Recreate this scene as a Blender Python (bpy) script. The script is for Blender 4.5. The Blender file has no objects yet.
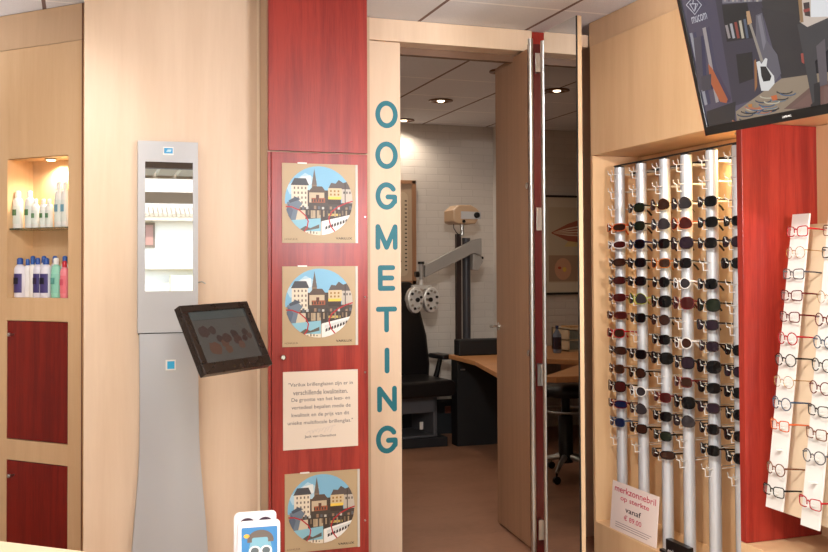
import bpy, math, random
from mathutils import Vector, Matrix
random.seed(4)
S=bpy.context.scene; COL=S.collection
R=math.radians
# ------------------------------------------------------------------ camera
F=970.0; PYC=276-28.3
cam=bpy.data.objects.new('camera',bpy.data.cameras.new('camera')); COL.objects.link(cam)
cam.location=(0,0,1.45); cam.rotation_euler=(Matrix.Rotation(R(-19),4,'Z')@Matrix.Rotation(R(91.2),4,'X')@Matrix.Rotation(R(-.28),4,'Z')).to_euler()
cam.data.sensor_width=36; cam.data.lens=F/828*36; cam.data.shift_y=-28.3/828
cam.data.clip_start=.05
S.camera=cam
CR=cam.rotation_euler.to_matrix(); EYE=Vector((0,0,1.45))
def ray(x,y): return CR@Vector(((x-414)/F,-(y-PYC)/F,-1))
def at(x,y,ax,v):
    d=ray(x,y); i='XYZ'.index(ax); return EYE+d*((v-EYE[i])/d[i])
# ------------------------------------------------------------------ materials
def lin(c):
    return tuple(((v/255)/12.92 if v/255<=.04045 else (((v/255)+.055)/1.055)**2.4) for v in c)+(1,)
MATS={}
def mat(name,c=(200,200,200),rough=.5,metal=0,emis=0,alpha=1,coat=0,spec=.5):
    if name in MATS: return MATS[name]
    m=bpy.data.materials.new(name); m.use_nodes=True; b=m.node_tree.nodes['Principled BSDF']
    b.inputs['Base Color'].default_value=lin(c); b.inputs['Roughness'].default_value=rough
    b.inputs['Metallic'].default_value=metal; b.inputs['Coat Weight'].default_value=coat
    b.inputs['Specular IOR Level'].default_value=spec
    if emis: b.inputs['Emission Color'].default_value=lin(c); b.inputs['Emission Strength'].default_value=emis
    if alpha<1: b.inputs['Alpha'].default_value=alpha
    # faint procedural variation of roughness
    n=m.node_tree.nodes.new('ShaderNodeTexNoise'); n.inputs['Scale'].default_value=9
    r=m.node_tree.nodes.new('ShaderNodeMapRange'); r.inputs[3].default_value=max(0,rough-.04); r.inputs[4].default_value=min(1,rough+.04)
    if rough>.06: m.node_tree.links.new(n.outputs['Fac'],r.inputs[0]); m.node_tree.links.new(r.outputs[0],b.inputs['Roughness'])
    MATS[name]=m; return m
def wood(name,c1,c2,scale=(9,9,.7),rough=.45,fleck=.35,c3=None,sp=.4):
    if name in MATS: return MATS[name]
    m=bpy.data.materials.new(name); m.use_nodes=True; nt=m.node_tree; N=nt.nodes; L=nt.links
    b=N['Principled BSDF']; tc=N.new('ShaderNodeTexCoord'); mp=N.new('ShaderNodeMapping'); mp.inputs['Scale'].default_value=scale
    n1=N.new('ShaderNodeTexNoise'); n1.inputs['Scale'].default_value=1.3; n1.inputs['Detail'].default_value=6; n1.inputs['Distortion'].default_value=.6
    n2=N.new('ShaderNodeTexNoise'); n2.inputs['Scale'].default_value=14; n2.inputs['Detail'].default_value=3
    mx=N.new('ShaderNodeMath'); mx.operation='MULTIPLY_ADD'; mx.inputs[1].default_value=fleck
    cr=N.new('ShaderNodeValToRGB'); e=cr.color_ramp.elements
    e[0].position=.38; e[0].color=lin(c1); e[1].position=.85; e[1].color=lin(c2)
    if c3: k=e.new(.62); k.color=lin(c3)
    L.new(tc.outputs['Object'],mp.inputs[0]); L.new(mp.outputs[0],n1.inputs['Vector']); L.new(mp.outputs[0],n2.inputs['Vector'])
    L.new(n2.outputs['Fac'],mx.inputs[0]); L.new(n1.outputs['Fac'],mx.inputs[2]); L.new(mx.outputs[0],cr.inputs[0]); L.new(cr.outputs[0],b.inputs['Base Color'])
    b.inputs['Roughness'].default_value=rough; b.inputs['Specular IOR Level'].default_value=sp
    MATS[name]=m; return m
def printed(name,emit=False,rough=.45):
    if name in MATS: return MATS[name]
    m=bpy.data.materials.new(name); m.use_nodes=True; nt=m.node_tree; b=nt.nodes['Principled BSDF']
    a=nt.nodes.new('ShaderNodeVertexColor'); a.layer_name='Col'
    if emit:
        b.inputs['Base Color'].default_value=(.01,.01,.01,1); nt.links.new(a.outputs[0],b.inputs['Emission Color']); b.inputs['Emission Strength'].default_value=emit
    else: nt.links.new(a.outputs[0],b.inputs['Base Color'])
    b.inputs['Roughness'].default_value=rough
    MATS[name]=m; return m
BEECH=wood('beech_veneer',(222,194,166),(232,206,180),(7,7,.55),.38,.3)
BEECH_WARM=wood('beech_warm',(214,174,130),(226,190,148),(7,7,.55),.38,.3)
BEECH_EDGE=wood('beech_edge',(188,160,134),(204,176,148),(9,9,.6),.45,.3)
BEECH_TOP=wood('beech_tan',(205,170,134),(216,182,146),(7,7,.6),.4,.3)
CHERRY=wood('cherry_veneer',(120,28,22),(164,52,40),(16,16,.8),.32,.45,(140,38,30))
CHERRY_L=wood('cherry_veneer_doors',(96,14,12),(134,30,20),(16,16,.8),.35,.45,(112,20,15))
LEAFWOOD=wood('oak_leaf',(138,102,76),(158,120,92),(22,22,.6),.4,.5)
DESKWOOD=wood('desk_wood',(196,134,84),(212,152,100),(2,9,9),.35,.4)
GREY=mat('silver_grey',(186,188,192),.38,.25)
GREYL=mat('silver_light',(190,191,194),.45,.1)
MIRR=mat('mirror_glass',(238,240,238),.0,1)
MIRD=mat('mirror_door_glass',(205,205,205),.0,1)
BLACK=mat('black_plastic',(14,13,13),.3)
BLACKM=mat('black_matt',(18,18,20),.6)
BROWNB=mat('brown_black_bezel',(38,28,24),.28)
CHROME=mat('brushed_steel',(205,205,200),.22,1)
STEEL=mat('satin_steel',(190,190,188),.3,1)
WHITE=mat('white_gloss',(236,233,228),.3)
WHITEM=mat('white_matt',(235,232,226),.6)
CREAM=mat('cream_top',(226,206,176),.4)
ALU=mat('aluminium_pole',(200,202,206),.4,.35)
DARKALU=mat('pole_slot',(120,120,124),.4,.8)
CLEAR=mat('clear_acrylic',(225,222,215),.15,0,0,.75)
GLASSM=mat('clear_glass_edge',(60,84,70),.05,0,0,.55)
LENSC=mat('clear_lens',(225,232,228),.02,0,0,.16,spec=.9)
TEAL=mat('teal_vinyl',(8,112,128),.45)
LEATHER=mat('black_leather',(20,17,18),.35)
PRINT=printed('printed_card'); 
SCREEN=printed('screen_picture',emit=.85,rough=.12)
MONSCR=printed('monitor_picture_reflection',emit=.42,rough=.08)
# ------------------------------------------------------------------ mesh builder
class MB:
    def __init__(s): s.v=[];s.f=[];s.m=[];s.sm=[];s.mats=[];s.col=[]
    def mi(s,m):
        if m not in s.mats: s.mats.append(m)
        return s.mats.index(m)
    def add(s,vs,fs,m,smooth=False,col=(1,1,1,1)):
        o=len(s.v); s.v+=[tuple(v) for v in vs]; k=s.mi(m)
        for f in fs: s.f.append([o+i for i in f]); s.m.append(k); s.sm.append(smooth); s.col.append(col)
        return s
    def box(s,a,b,m,M=None):
        x0,y0,z0=a;x1,y1,z1=b
        x0,x1=min(x0,x1),max(x0,x1);y0,y1=min(y0,y1),max(y0,y1);z0,z1=min(z0,z1),max(z0,z1)
        vs=[Vector(p) for p in [(x0,y0,z0),(x1,y0,z0),(x1,y1,z0),(x0,y1,z0),(x0,y0,z1),(x1,y0,z1),(x1,y1,z1),(x0,y1,z1)]]
        if M: vs=[M@v for v in vs]
        return s.add(vs,[(0,3,2,1),(4,5,6,7),(0,1,5,4),(1,2,6,5),(2,3,7,6),(3,0,4,7)],m)
    def tube(s,pts,r,m,n=10,closed=False,flat=1.0,caps=True):
        pts=[Vector(p) for p in pts]; N=len(pts); rs=r if isinstance(r,(list,tuple)) else [r]*N
        vs=[];prev=None
        for i,p in enumerate(pts):
            if closed: d=pts[(i+1)%N]-pts[i-1]
            else: d=pts[min(i+1,N-1)]-pts[max(i-1,0)]
            d.normalize()
            if prev is None:
                a=Vector((0,0,1)) if abs(d.z)<.9 else Vector((1,0,0))
                u=d.cross(a).normalized()
            else: u=(prev-d*prev.dot(d)).normalized()
            prev=u; w=d.cross(u)
            for k in range(n):
                t=2*math.pi*k/n; vs.append(p+(u*math.cos(t)*flat+w*math.sin(t))*rs[i])
        fs=[]
        for i in range(N if closed else N-1):
            j=(i+1)%N
            for k in range(n): fs.append((i*n+k,i*n+(k+1)%n,j*n+(k+1)%n,j*n+k))
        s.add(vs,fs,m,True)
        if caps and not closed:
            s.add([vs[k] for k in range(n)],[tuple(reversed(range(n)))],m); s.add([vs[(N-1)*n+k] for k in range(n)],[tuple(range(n))],m)
        return s
    def lathe(s,prof,m,c=(0,0,0),n=20,axis='Z',sy=1.0):
        vs=[];P=len(prof)
        for r,h in prof:
            for k in range(n):
                t=2*math.pi*k/n; a,b=r*math.cos(t),r*math.sin(t)*sy
                v={'Z':(a,b,h),'Y':(a,h,b),'X':(h,a,b)}[axis]; vs.append((v[0]+c[0],v[1]+c[1],v[2]+c[2]))
        fs=[(i*n+k,i*n+(k+1)%n,(i+1)*n+(k+1)%n,(i+1)*n+k) for i in range(P-1) for k in range(n)]
        s.add(vs,fs,m,True)
        s.add(vs[:n],[tuple(reversed(range(n)))],m); s.add(vs[-n:],[tuple(range(n))],m); return s
    def prism(s,pts,y0,y1,m,col=(1,1,1,1)):   # outline in xz, thickness in y
        n=len(pts); vs=[(p[0],y0,p[1]) for p in pts]+[(p[0],y1,p[1]) for p in pts]
        ar=sum(pts[i][0]*pts[(i+1)%n][1]-pts[(i+1)%n][0]*pts[i][1] for i in range(n))
        a=tuple(range(n)); b=tuple(n+i for i in reversed(range(n)))
        fs=[a,b]+[(i,n+i,n+(i+1)%n,(i+1)%n) for i in range(n)]
        if ar<0: fs=[tuple(reversed(f)) for f in fs]
        return s.add(vs,fs,m,False,col)
    def poly(s,pts,y,m,c):    # flat printed shape, xz plane facing -y
        n=len(pts)
        if n<3: return s
        ar=sum(pts[i][0]*pts[(i+1)%n][1]-pts[(i+1)%n][0]*pts[i][1] for i in range(n))
        f=tuple(range(n)) if ar>0 else tuple(reversed(range(n)))
        return s.add([(p[0],y,p[1]) for p in pts],[f],m,False,lin(c))
    def text(s,st,x,z,w,h,y,m,c=(0,0,0),off=0,ext=0,spacing=1):
        cu=bpy.data.curves.new('t','FONT'); cu.body=st; cu.offset=off; cu.extrude=ext; cu.space_line=spacing
        if '\n' in st: cu.align_x='CENTER'
        cu.resolution_u=3
        o=bpy.data.objects.new('t',cu); COL.objects.link(o); bpy.context.view_layer.update()
        me=bpy.data.meshes.new_from_object(o.evaluated_get(bpy.context.evaluated_depsgraph_get()))
        vs=[v.co.copy() for v in me.vertices]; fs=[tuple(p.vertices) for p in me.polygons]
        bpy.data.objects.remove(o); bpy.data.curves.remove(cu); bpy.data.meshes.remove(me)
        x0=min(v.x for v in vs);x1=max(v.x for v in vs);y0=min(v.y for v in vs);y1=max(v.y for v in vs)
        sx=w/(x1-x0); sz=(h/(y1-y0)) if h else sx
        s.add([(x+(v.x-x0)*sx,y-v.z*.05,z+(v.y-y0)*sz) for v in vs],fs,m,False,lin(c)); return s
    def build(s,name,parent=None,loc=(0,0,0),bev=0,rot=None):
        me=bpy.data.meshes.new(name); me.from_pydata(s.v,[],s.f)
        for m in s.mats: me.materials.append(m)
        for p,k,sm in zip(me.polygons,s.m,s.sm): p.material_index=k; p.use_smooth=sm
        if any(m in (PRINT,SCREEN,MONSCR) for m in s.mats):
            a=me.color_attributes.new('Col','FLOAT_COLOR','CORNER')
            for p,c in zip(me.polygons,s.col):
                for li in p.loop_indices: a.data[li].color=c
        me.update(); o=bpy.data.objects.new(name,me); COL.objects.link(o); o.location=loc
        if rot: o.rotation_euler=rot
        if parent: o.parent=parent
        if bev:
            b=o.modifiers.new('bevel','BEVEL'); b.width=bev; b.segments=2; b.limit_method='ANGLE'; b.angle_limit=R(50)
        return o
def tag(o,label=None,cat=None,group=None,kind=None):
    if label: o['label']=label
    if cat: o['category']=cat
    if group: o['group']=group
    if kind: o['kind']=kind
    return o
def thing(name,label,cat,loc=(0,0,0),rz=0,group=None,rot=None):
    o=bpy.data.objects.new(name,None); COL.objects.link(o); o.empty_display_size=.1; o.location=loc; o.rotation_euler=rot or (0,0,rz)
    return tag(o,label,cat,group)
def struct(name,mb,bev=0): return tag(mb.build(name,bev=bev),kind='structure')
def Bx(a,b,m): return MB().box(a,b,m)
def copy_tree(o,parent=None):
    c=o.copy(); COL.objects.link(c); c.parent=parent
    for ch in list(o.children): copy_tree(ch,c)
    return c
def arc(cx,cz,rx,rz,a0,a1,n):
    return [(cx+rx*math.cos(R(a0+(a1-a0)*i/n)),cz+rz*math.sin(R(a0+(a1-a0)*i/n))) for i in range(n+1)]
def rrect(x0,z0,x1,z1,r,n=4):
    return arc(x1-r,z0+r,r,r,-90,0,n)+arc(x1-r,z1-r,r,r,0,90,n)+arc(x0+r,z1-r,r,r,90,180,n)+arc(x0+r,z0+r,r,r,180,270,n)
H=2.71
# ------------------------------------------------------------------ setting
def ceil_mat():
    m=bpy.data.materials.new('ceiling_tiles'); m.use_nodes=True; nt=m.node_tree;N=nt.nodes;L=nt.links;b=N['Principled BSDF']
    g=N.new('ShaderNodeNewGeometry'); sp=N.new('ShaderNodeSeparateXYZ'); L.new(g.outputs['Position'],sp.inputs[0])
    def line(out,off,w):
        a=N.new('ShaderNodeMath');a.operation='SUBTRACT';a.inputs[1].default_value=off;L.new(out,a.inputs[0])
        q=N.new('ShaderNodeMath');q.operation='PINGPONG';q.inputs[1].default_value=.3;L.new(a.outputs[0],q.inputs[0])
        c=N.new('ShaderNodeMath');c.operation='LESS_THAN';c.inputs[1].default_value=w;L.new(q.outputs[0],c.inputs[0]); return c.outputs[0]
    lx=line(sp.outputs[0],2.235,.009); ly=line(sp.outputs[1],4.235,.010)
    n=N.new('ShaderNodeTexNoise'); n.inputs['Scale'].default_value=220
    cr=N.new('ShaderNodeValToRGB'); cr.color_ramp.elements[0].color=lin((224,225,230)); cr.color_ramp.elements[1].color=lin((236,237,242)); cr.color_ramp.elements[0].position=.35;cr.color_ramp.elements[1].position=.6
    L.new(g.outputs['Position'],n.inputs['Vector']); L.new(n.outputs['Fac'],cr.inputs[0])
    m1=N.new('ShaderNodeMix');m1.data_type='RGBA';L.new(ly,m1.inputs[0]);L.new(cr.outputs[0],m1.inputs[6]);m1.inputs[7].default_value=lin((255,254,254))
    m2=N.new('ShaderNodeMix');m2.data_type='RGBA';L.new(lx,m2.inputs[0]);L.new(m1.outputs[2],m2.inputs[6]);m2.inputs[7].default_value=lin((128,104,98))
    L.new(m2.outputs[2],b.inputs['Base Color']); b.inputs['Roughness'].default_value=.8
    return m
CEIL=ceil_mat()
struct('ceiling',Bx((-3.2,-2.5,H),(3.6,8.05,H+.06),CEIL))
FLOOR=wood('floor_vinyl',(126,88,66),(150,108,84),(1.4,3,1),.42,.5)
struct('floor',Bx((-3.2,4.1,-.06),(3.6,8.05,0),FLOOR))
SHOPF=wood('shop_floor_tiles',(206,190,172),(222,208,190),(2,2,2),.45,.3)
struct('floor_shop',Bx((-3.2,-2.5,-.06),(3.6,4.1,0),SHOPF))  # unseen floor, pale colour chosen to bounce light onto the ceiling
# facets of the shop wall
struct('wall_middle',MB().box((.016,4.466,0),(.784,4.60,H-.002),BEECH).box((.016,4.60,0),(.05,4.84,H-.002),BEECH))
MB().box((.772,4.460,0),(.7845,4.4655,H-.01),mat('pale_edge_band',(244,224,198),.4)).build('trim_1')['kind']='structure'
# brick wall material for consulting room
def brick():
    m=bpy.data.materials.new('painted_brick'); m.use_nodes=True; nt=m.node_tree;N=nt.nodes;L=nt.links;b=N['Principled BSDF']
    g=N.new('ShaderNodeNewGeometry'); sp=N.new('ShaderNodeSeparateXYZ'); cb=N.new('ShaderNodeCombineXYZ')
    L.new(g.outputs['Position'],sp.inputs[0]); L.new(sp.outputs[0],cb.inputs[0]); L.new(sp.outputs[2],cb.inputs[1])
    t=N.new('ShaderNodeTexBrick'); t.inputs['Scale'].default_value=1; t.inputs['Brick Width'].default_value=.22; t.inputs['Row Height'].default_value=.063; t.inputs['Mortar Size'].default_value=.005; t.inputs['Mortar Smooth'].default_value=.6
    L.new(cb.outputs[0],t.inputs['Vector'])
    t.inputs['Color1'].default_value=lin((214,206,198)); t.inputs['Color2'].default_value=lin((210,202,194)); t.inputs['Mortar'].default_value=lin((204,196,188))
    L.new(t.outputs['Color'],b.inputs['Base Color']); bp=N.new('ShaderNodeBump'); bp.invert=True; bp.inputs['Strength'].default_value=.35; bp.inputs['Distance'].default_value=.003
    L.new(t.outputs['Fac'],bp.inputs['Height']); L.new(bp.outputs[0],b.inputs['Normal']); b.inputs['Roughness'].default_value=.6
    return m
BRICK=brick(); PLASTER=mat('painted_plaster',(212,206,200),.75)
struct('wall_back',Bx((-.4,7.98,0),(3.6,8.05,H),BRICK))
struct('wall_right',Bx((3.5,4.74,0),(3.56,7.98,H),PLASTER))
struct('wall_left',Bx((-.4,5.55,0),(-.34,7.98,H),PLASTER))
struct('wall_partition',MB().box((-.4,5.5,0),(1.15,5.56,H),PLASTER).box((1.09,5.01,0),(1.15,5.5,H),PLASTER).box((1.15,5.01,0),(1.40,5.03,H),PLASTER))
struct('wall_front',MB().box((2.75,4.70,0),(3.56,4.74,H),PLASTER))
struct('wall_side_right',Bx((3.0,-1.6,0),(3.06,4.70,H),PLASTER))
struct('wall_side_left',Bx((-3.2,-1.2,0),(-3.14,5.6,H),PLASTER))
struct('wall_far_left',Bx((-3.14,5.6,0),(-.62,5.66,H),PLASTER))
struct('baseboard_back',Bx((2.2,7.965,0),(3.5,7.98,.3),mat('dark_skirting',(38,42,46),.5)))
# header over the doorway
struct('trim_2',MB().box((1.367,4.645,2.597),(2.268,4.76,H-.002),BEECH).box((2.40,4.42,2.585),(2.478,4.664,2.648),BEECH),.002)
struct('trim_3',Bx((1.37,4.76,2.56),(2.27,4.80,H-.002),mat('track_brown',(112,82,62),.5)))
# red wall strip and beech jamb beyond the doors
struct('wall_red_strip',Bx((2.268,4.665,0),(2.50,4.74,H-.002),CHERRY))
struct('wall_jamb',Bx((2.50,4.665,0),(2.76,4.73,H-.002),BEECH_EDGE))
# ------------------------------------------------------------------ red cabinet
rc=thing('display_cabinet','tall red cherry cabinet with beech side, carrying the square cards','cabinet',(.786,4.27,0))
MB().box((0,.022,0),(.462,.36,H-.003),BEECH_EDGE).box((.40,.36,0),(.578,.40,H-.003),BEECH_EDGE).build('body',rc)
zs=at(320,152.5,'Y',4.27).z
Bx((.004,0,zs+.003),(.461,.02,H-.004),CHERRY).build('top_panel',rc,bev=.0015)
d=Bx((.016,-.003,.04),(.459,.019,zs-.004),CHERRY).build('door',rc,bev=.0015)
MB().box((.002,.004,.0),(.014,.02,zs-.004),CHERRY).build('stile',rc)
k=at(282,357,'Y',4.27)
MB().lathe([(.004,0),(.004,-.014),(.011,-.018),(.013,-.026),(.008,-.031)],CHROME,(k.x-.786,-.003,k.z),16,'Y').build('knob',d)
for yy in (217,297,372,520):
    k=at(366,yy,'Y',4.27)
    MB().lathe([(.004,0),(.0045,-.004),(.002,-.006)],STEEL,(k.x-.786-.006,-.003,k.z),10,'Y').build('screw',d)
# lettered panel
lp=thing('lettered_panel','beech door panel with nine blue letters running down it','panel',(1.367,4.66,0))
Bx((0,0,0),(.168,.17,2.595),BEECH).build('board',lp,bev=.0015)
Lw={'O':23.5,'G':23,'M':23,'E':18,'T':22,'I':4.6,'N':20.5}
for i,ch in enumerate('OOGMETING'):
    yc=[114.5,155.3,196,237,278,319.5,360.5,399,439.5][i]; hh=27.5 if ch in 'OG' else 25.5
    w=Lw[ch]*.00505; h=hh*.00505; c=at(386.5 if i<6 else 387,yc,'Y',4.66)
    r_=.0125; a_=w/2-r_; b_=h/2-r_; lm=MB()
    if ch=='O': st=[[(a_*math.cos(t),b_*math.sin(t)) for t in [2*math.pi*q/28 for q in range(29)]]]
    elif ch=='G': st=[[(a_*math.cos(R(t)),b_*math.sin(R(t))) for t in range(38,332,12)]+[(a_*.95,-b_*.5),(a_*.95,-b_*.08),(a_*.15,-b_*.08)]]
    elif ch=='M': st=[[(-a_,-b_),(-a_,b_)],[(-a_,b_),(0,-b_)],[(0,-b_),(a_,b_)],[(a_,b_),(a_,-b_)]]
    elif ch=='E': st=[[(-a_,-b_),(-a_,b_)],[(-a_,b_),(a_,b_)],[(-a_,0),(a_*.85,0)],[(-a_,-b_),(a_,-b_)]]
    elif ch=='T': st=[[(-a_,b_),(a_,b_)],[(0,b_),(0,-b_)]]
    elif ch=='I': st=[[(0,b_),(0,-b_)]]
    else: st=[[(-a_,-b_),(-a_,b_)],[(-a_,b_),(a_,-b_)],[(a_,-b_),(a_,b_)]]
    q_=0
    for pl in st:
        for e_ in range(len(pl)-1):
            p0=Vector(pl[e_]);p1_=Vector(pl[e_+1]); an=math.degrees(math.atan2(p1_.y-p0.y,p1_.x-p0.x)); q_+=1
            lm.prism(arc(p1_.x,p1_.y,r_,r_,an-90,an+90,8)+arc(p0.x,p0.y,r_,r_,an+90,an+270,8),-.0016-.00001*q_,-.0002,TEAL)
    lm.build('letter',lp,(c.x-1.367,0,c.z))['label']='blue letter '+ch
# ------------------------------------------------------------------ cards
def clip(poly,cx,cz,r,n=40):
    out=poly
    for k in range(n):
        t=2*math.pi*(k+.5)/n; nx,nz=math.cos(t),math.sin(t); lim=r*math.cos(math.pi/n)
        res=[]
        for i in range(len(out)):
            a,b=out[i],out[(i+1)%len(out)]
            da=(a[0]-cx)*nx+(a[1]-cz)*nz-lim; db=(b[0]-cx)*nx+(b[1]-cz)*nz-lim
            if da<=0: res.append(a)
            if da*db<0: q=da/(da-db); res.append((a[0]+(b[0]-a[0])*q,a[1]+(b[1]-a[1])*q))
        out=res
        if len(out)<3: return []
    return out
def band(pts,w):
    L=[];Rr=[]
    for i,p in enumerate(pts):
        a=pts[max(i-1,0)];b=pts[min(i+1,len(pts)-1)]; dx,dz=b[0]-a[0],b[1]-a[1]; l=math.hypot(dx,dz) or 1
        L.append((p[0]-dz/l*w,p[1]+dx/l*w)); Rr.append((p[0]+dz/l*w,p[1]-dx/l*w))
    return L,Rr
def harbour(mb,S_,y0):
    """town and harbour photograph in a round field; coordinates 0..1 from top left of the card"""
    cx,cz,r=.48,-.475,.445; L=[0]
    def q(c,pts,step=True):
        pp=clip([(p[0],-p[1]) for p in pts],cx,cz,r)
        if pp:
            L[0]+=1; mb.poly([(p[0]*S_,p[1]*S_) for p in pp],y0-.00004*L[0],PRINT,c)
    def rc_(c,x0,a,x1,b): q(c,[(x0,a),(x1,a),(x1,b),(x0,b)])
    sky=(126,182,214); rc_(sky,0,0,1,.52)
    q((176,208,226),[(.05,.3),(.3,.12),(.45,.2),(.4,.35),(.1,.4)]); q((222,228,230),[(.12,.26),(.25,.17),(.37,.15),(.38,.26),(.3,.3),(.15,.32)])
    rc_((64,50,42),.33,.34,.62,.66); rc_((70,60,52),.08,.5,.95,.75)
    # pale house left
    rc_((226,214,194),.12,.26,.33,.56); q((66,66,72),[(.11,.28),(.16,.19),(.31,.19),(.35,.28)])
    for i in range(4):
        for j in range(4): rc_((120,108,98),.15+.048*i,.30+.062*j,.17+.048*i,.33+.062*j)
    # church and spire
    rc_((132,110,88),.385,.26,.45,.45); q((104,92,84),[(.385,.27),(.418,.06),(.452,.27)]); rc_((196,178,150),.35,.34,.55,.50); q((86,68,56),[(.33,.37),(.40,.29),(.52,.29),(.58,.37)])
    rc_((156,84,52),.38,.44,.56,.5); rc_((90,50,34),.44,.40,.48,.46)
    for i in range(5): rc_((60,46,36),.38+.035*i,.455,.398+.035*i,.49)
    # right houses
    q((88,76,72),[(.6,.32),(.64,.24),(.70,.25),(.74,.20),(.80,.24),(.86,.22),(.92,.34),(.6,.34)])
    rc_((206,186,150),.6,.31,.78,.45); rc_((190,180,168),.78,.32,.92,.5); rc_((236,200,80),.6,.42,.77,.455); rc_((60,44,36),.6,.455,.77,.52)
    for i in range(3):
        for j in range(2): rc_((150,112,52),.625+.05*i,.335+.045*j,.648+.05*i,.36+.045*j)
    for i in range(3): rc_((96,88,84),.80+.04*i,.35,.82+.04*i,.38)
    rc_((60,54,48),.82,.24,.832,.58)
    # quay and reflections
    for i in range(16):
        x=.1+.052*i; rc_([(196,196,190),(60,54,50),(150,120,96),(92,96,102)][i%4],x,.54+.008*(i%3),x+.03,.585+.01*(i%2))
    rc_((58,46,38),.3,.585,.95,.72)
    rc_((206,192,168),.1,.6,.3,.74); rc_((178,158,130),.37,.6,.5,.7); rc_((196,170,90),.6,.64,.76,.67)
    for i in range(11): rc_([(120,100,80),(160,140,112),(80,70,62)][i%3],.33+.05*i,.6,.35+.05*i,.66+.02*(i%3))
    q((106,120,136),[(.06,.5),(.2,.46),(.26,.52),(.2,.6),(.16,.78),(.1,.78)]); q((86,98,118),[(.08,.52),(.14,.6),(.1,.74),(.05,.6)]); q((70,78,92),[(.08,.48),(.17,.43),(.24,.46),(.1,.51)])
    # lower insets
    q((136,188,206),[(.1,.73),(.5,.70),(.5,.94),(.1,.94)]); q((92,84,74),[(.2,.86),(.3,.8),(.36,.83),(.48,.78),(.48,.83),(.2,.885)]); rc_((226,214,192),.2,.87,.5,.95)
    for i in range(6): rc_((96,86,80),.24+.04*i,.86+.012*(i%3),.255+.04*i,.90)
    q((236,234,230),[(.51,.74),(.95,.64),(.95,.8),(.51,.96)]); q((210,214,214),[(.55,.76),(.9,.67),(.9,.7),(.55,.8)])
    for i in range(8): q((62,56,54),[(.56+.038*i,.81-.013*i),(.585+.038*i,.795-.013*i),(.59+.038*i,.83-.013*i),(.56+.038*i,.85-.013*i)])
    # red rims of the printed spectacles
    for pts in ([(.02,.555),(.12,.56),(.22,.60),(.30,.67),(.335,.74),(.32,.82),(.27,.89)],[(.95,.47),(.84,.50),(.73,.55),(.64,.62),(.605,.70),(.63,.80),(.70,.89)]):
        a,b=band(pts,.008)
        for i in range(len(pts)-1): q((178,28,36),[a[i],a[i+1],b[i+1],b[i]])
    return L[0]
CARDLABEL=['square harbour town print at the top of the red cabinet','square harbour town print in the middle, just above the door knob','','square harbour town print at the foot of the red cabinet, below the text card']
for i,cs in enumerate([[(281.3,164),(357.3,164),(358.3,243),(282.7,243)],[(281.5,266.5),(357.5,266),(358.3,345.5),(283,346.5)],[(282.3,373.2),(357.3,368.2),(358.3,446),(283.7,450)],[(284,474.3),(359.3,469),(360.3,547.5),(285.5,552.5)]]):
    P=[at(x,y,'Y',4.265) for x,y in cs]; w=((P[1]-P[0]).length+(P[2]-P[3]).length)/2; h=((P[0]-P[3]).length+(P[1]-P[2]).length)/2
    tl=(P[0]+P[3])/2; top=(P[0].z+P[1].z)/2; loc=(tl.x,4.2645,top); S_=w; hh=h/w
    if i!=2:
        t=thing('picture_card',CARDLABEL[i],'picture',loc,group='harbour prints on the red cabinet')
        mb=MB().prism([(0,-h),(w,-h),(w,0),(0,0)],-.002,.002,PRINT,lin((184,160,126)))
        n=harbour(mb,S_,-.0022)
        mb.text('VARILUX',w*.70,-h*.955,w*.22,h*.028,-.0024,PRINT,(26,20,18),off=.02); mb.text('HONFLEUR',w*.03,-h*.965,w*.17,h*.022,-.0024,PRINT,(96,78,58))
        mb.build('print',t)
        MB().box((w*.965,-.005,-h),(w*.995,-.0005,0),CLEAR).build('holder_strip',t)
        c_=MB().box((w*.2,-.006,-.002),(w*.32,.0,.004),WHITE).build('clip',t)
    else:
        t=thing('text_card','square cream card printed with a six-line quotation in Dutch','card',loc)
        mb=MB().prism([(0,-h),(w,-h),(w,0),(0,0)],-.002,.002,PRINT,lin((226,212,198)))
        G=(92,86,92)
        for k,(s_,x0,x1) in enumerate([('"Varilux brillenglazen zijn er in',.07,.93),('verschillende kwaliteiten.',.13,.86),('De grootte van het lees- en',.11,.89),('vertedeel bepalen mede de',.11,.90),('kwaliteit en de prijs van dit',.11,.88),('unieke multifocale brillenglas."',.06,.93)]):
            mb.text(s_,w*x0,-h*(.205+.098*k),w*(x1-x0),h*.062,-.0024,PRINT,G,off=.004)
        mb.text('Jack van Oorschot',w*.28,-h*.865,w*.42,h*.042,-.0024,PRINT,(70,64,72),off=.01)
        for k in range(9):
            a,b=band([(w*(.3+.04*k),-h*(.80-.02*(k%2))),(w*(.34+.04*k),-h*(.765-.006*k)),(w*(.36+.042*k),-h*(.81-.012*k))],w*.0012)
            for j in range(2): mb.poly([a[j],a[j+1],b[j+1],b[j]],-.0024,PRINT,(150,146,156))
        mb.build('print',t)
# ------------------------------------------------------------------ left cabinet on the 45 degree facet
RZ=R(-45)   # local +x runs along the facet to the right, local -y towards the room
fx=thing('shelf_cabinet','beech wall cabinet with open niche and two dark red doors at the left','cabinet',(.012,4.80,0),RZ)
Mf=Matrix.Translation((.012,4.80,0))@Matrix.Rotation(RZ,4,'Z'); Mi=Mf.inverted()
def atf(x,y,off=0):     # point of the facet plane seen at x,y, in facet coordinates
    o=Mi@EYE; dd=Mi.to_3x3()@ray(x,y); return o+dd*((off-o.y)/dd.y)
xl=atf(7,300).x; xr=atf(68,300).x; zt=atf(66,155).z; zb=atf(40,298).z; za=atf(40,321).z; zc=atf(40,442).z; zd=atf(40,463).z; zsh=atf(40,228.5,.1).z
D=.18; XL=-.85
mb=MB()
zz=atf(40,46).z
mb.box((XL,0,0),(xl,D,zz),BEECH_WARM).box((xr,0,0),(0,D-.02,zz),BEECH_WARM)
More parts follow.
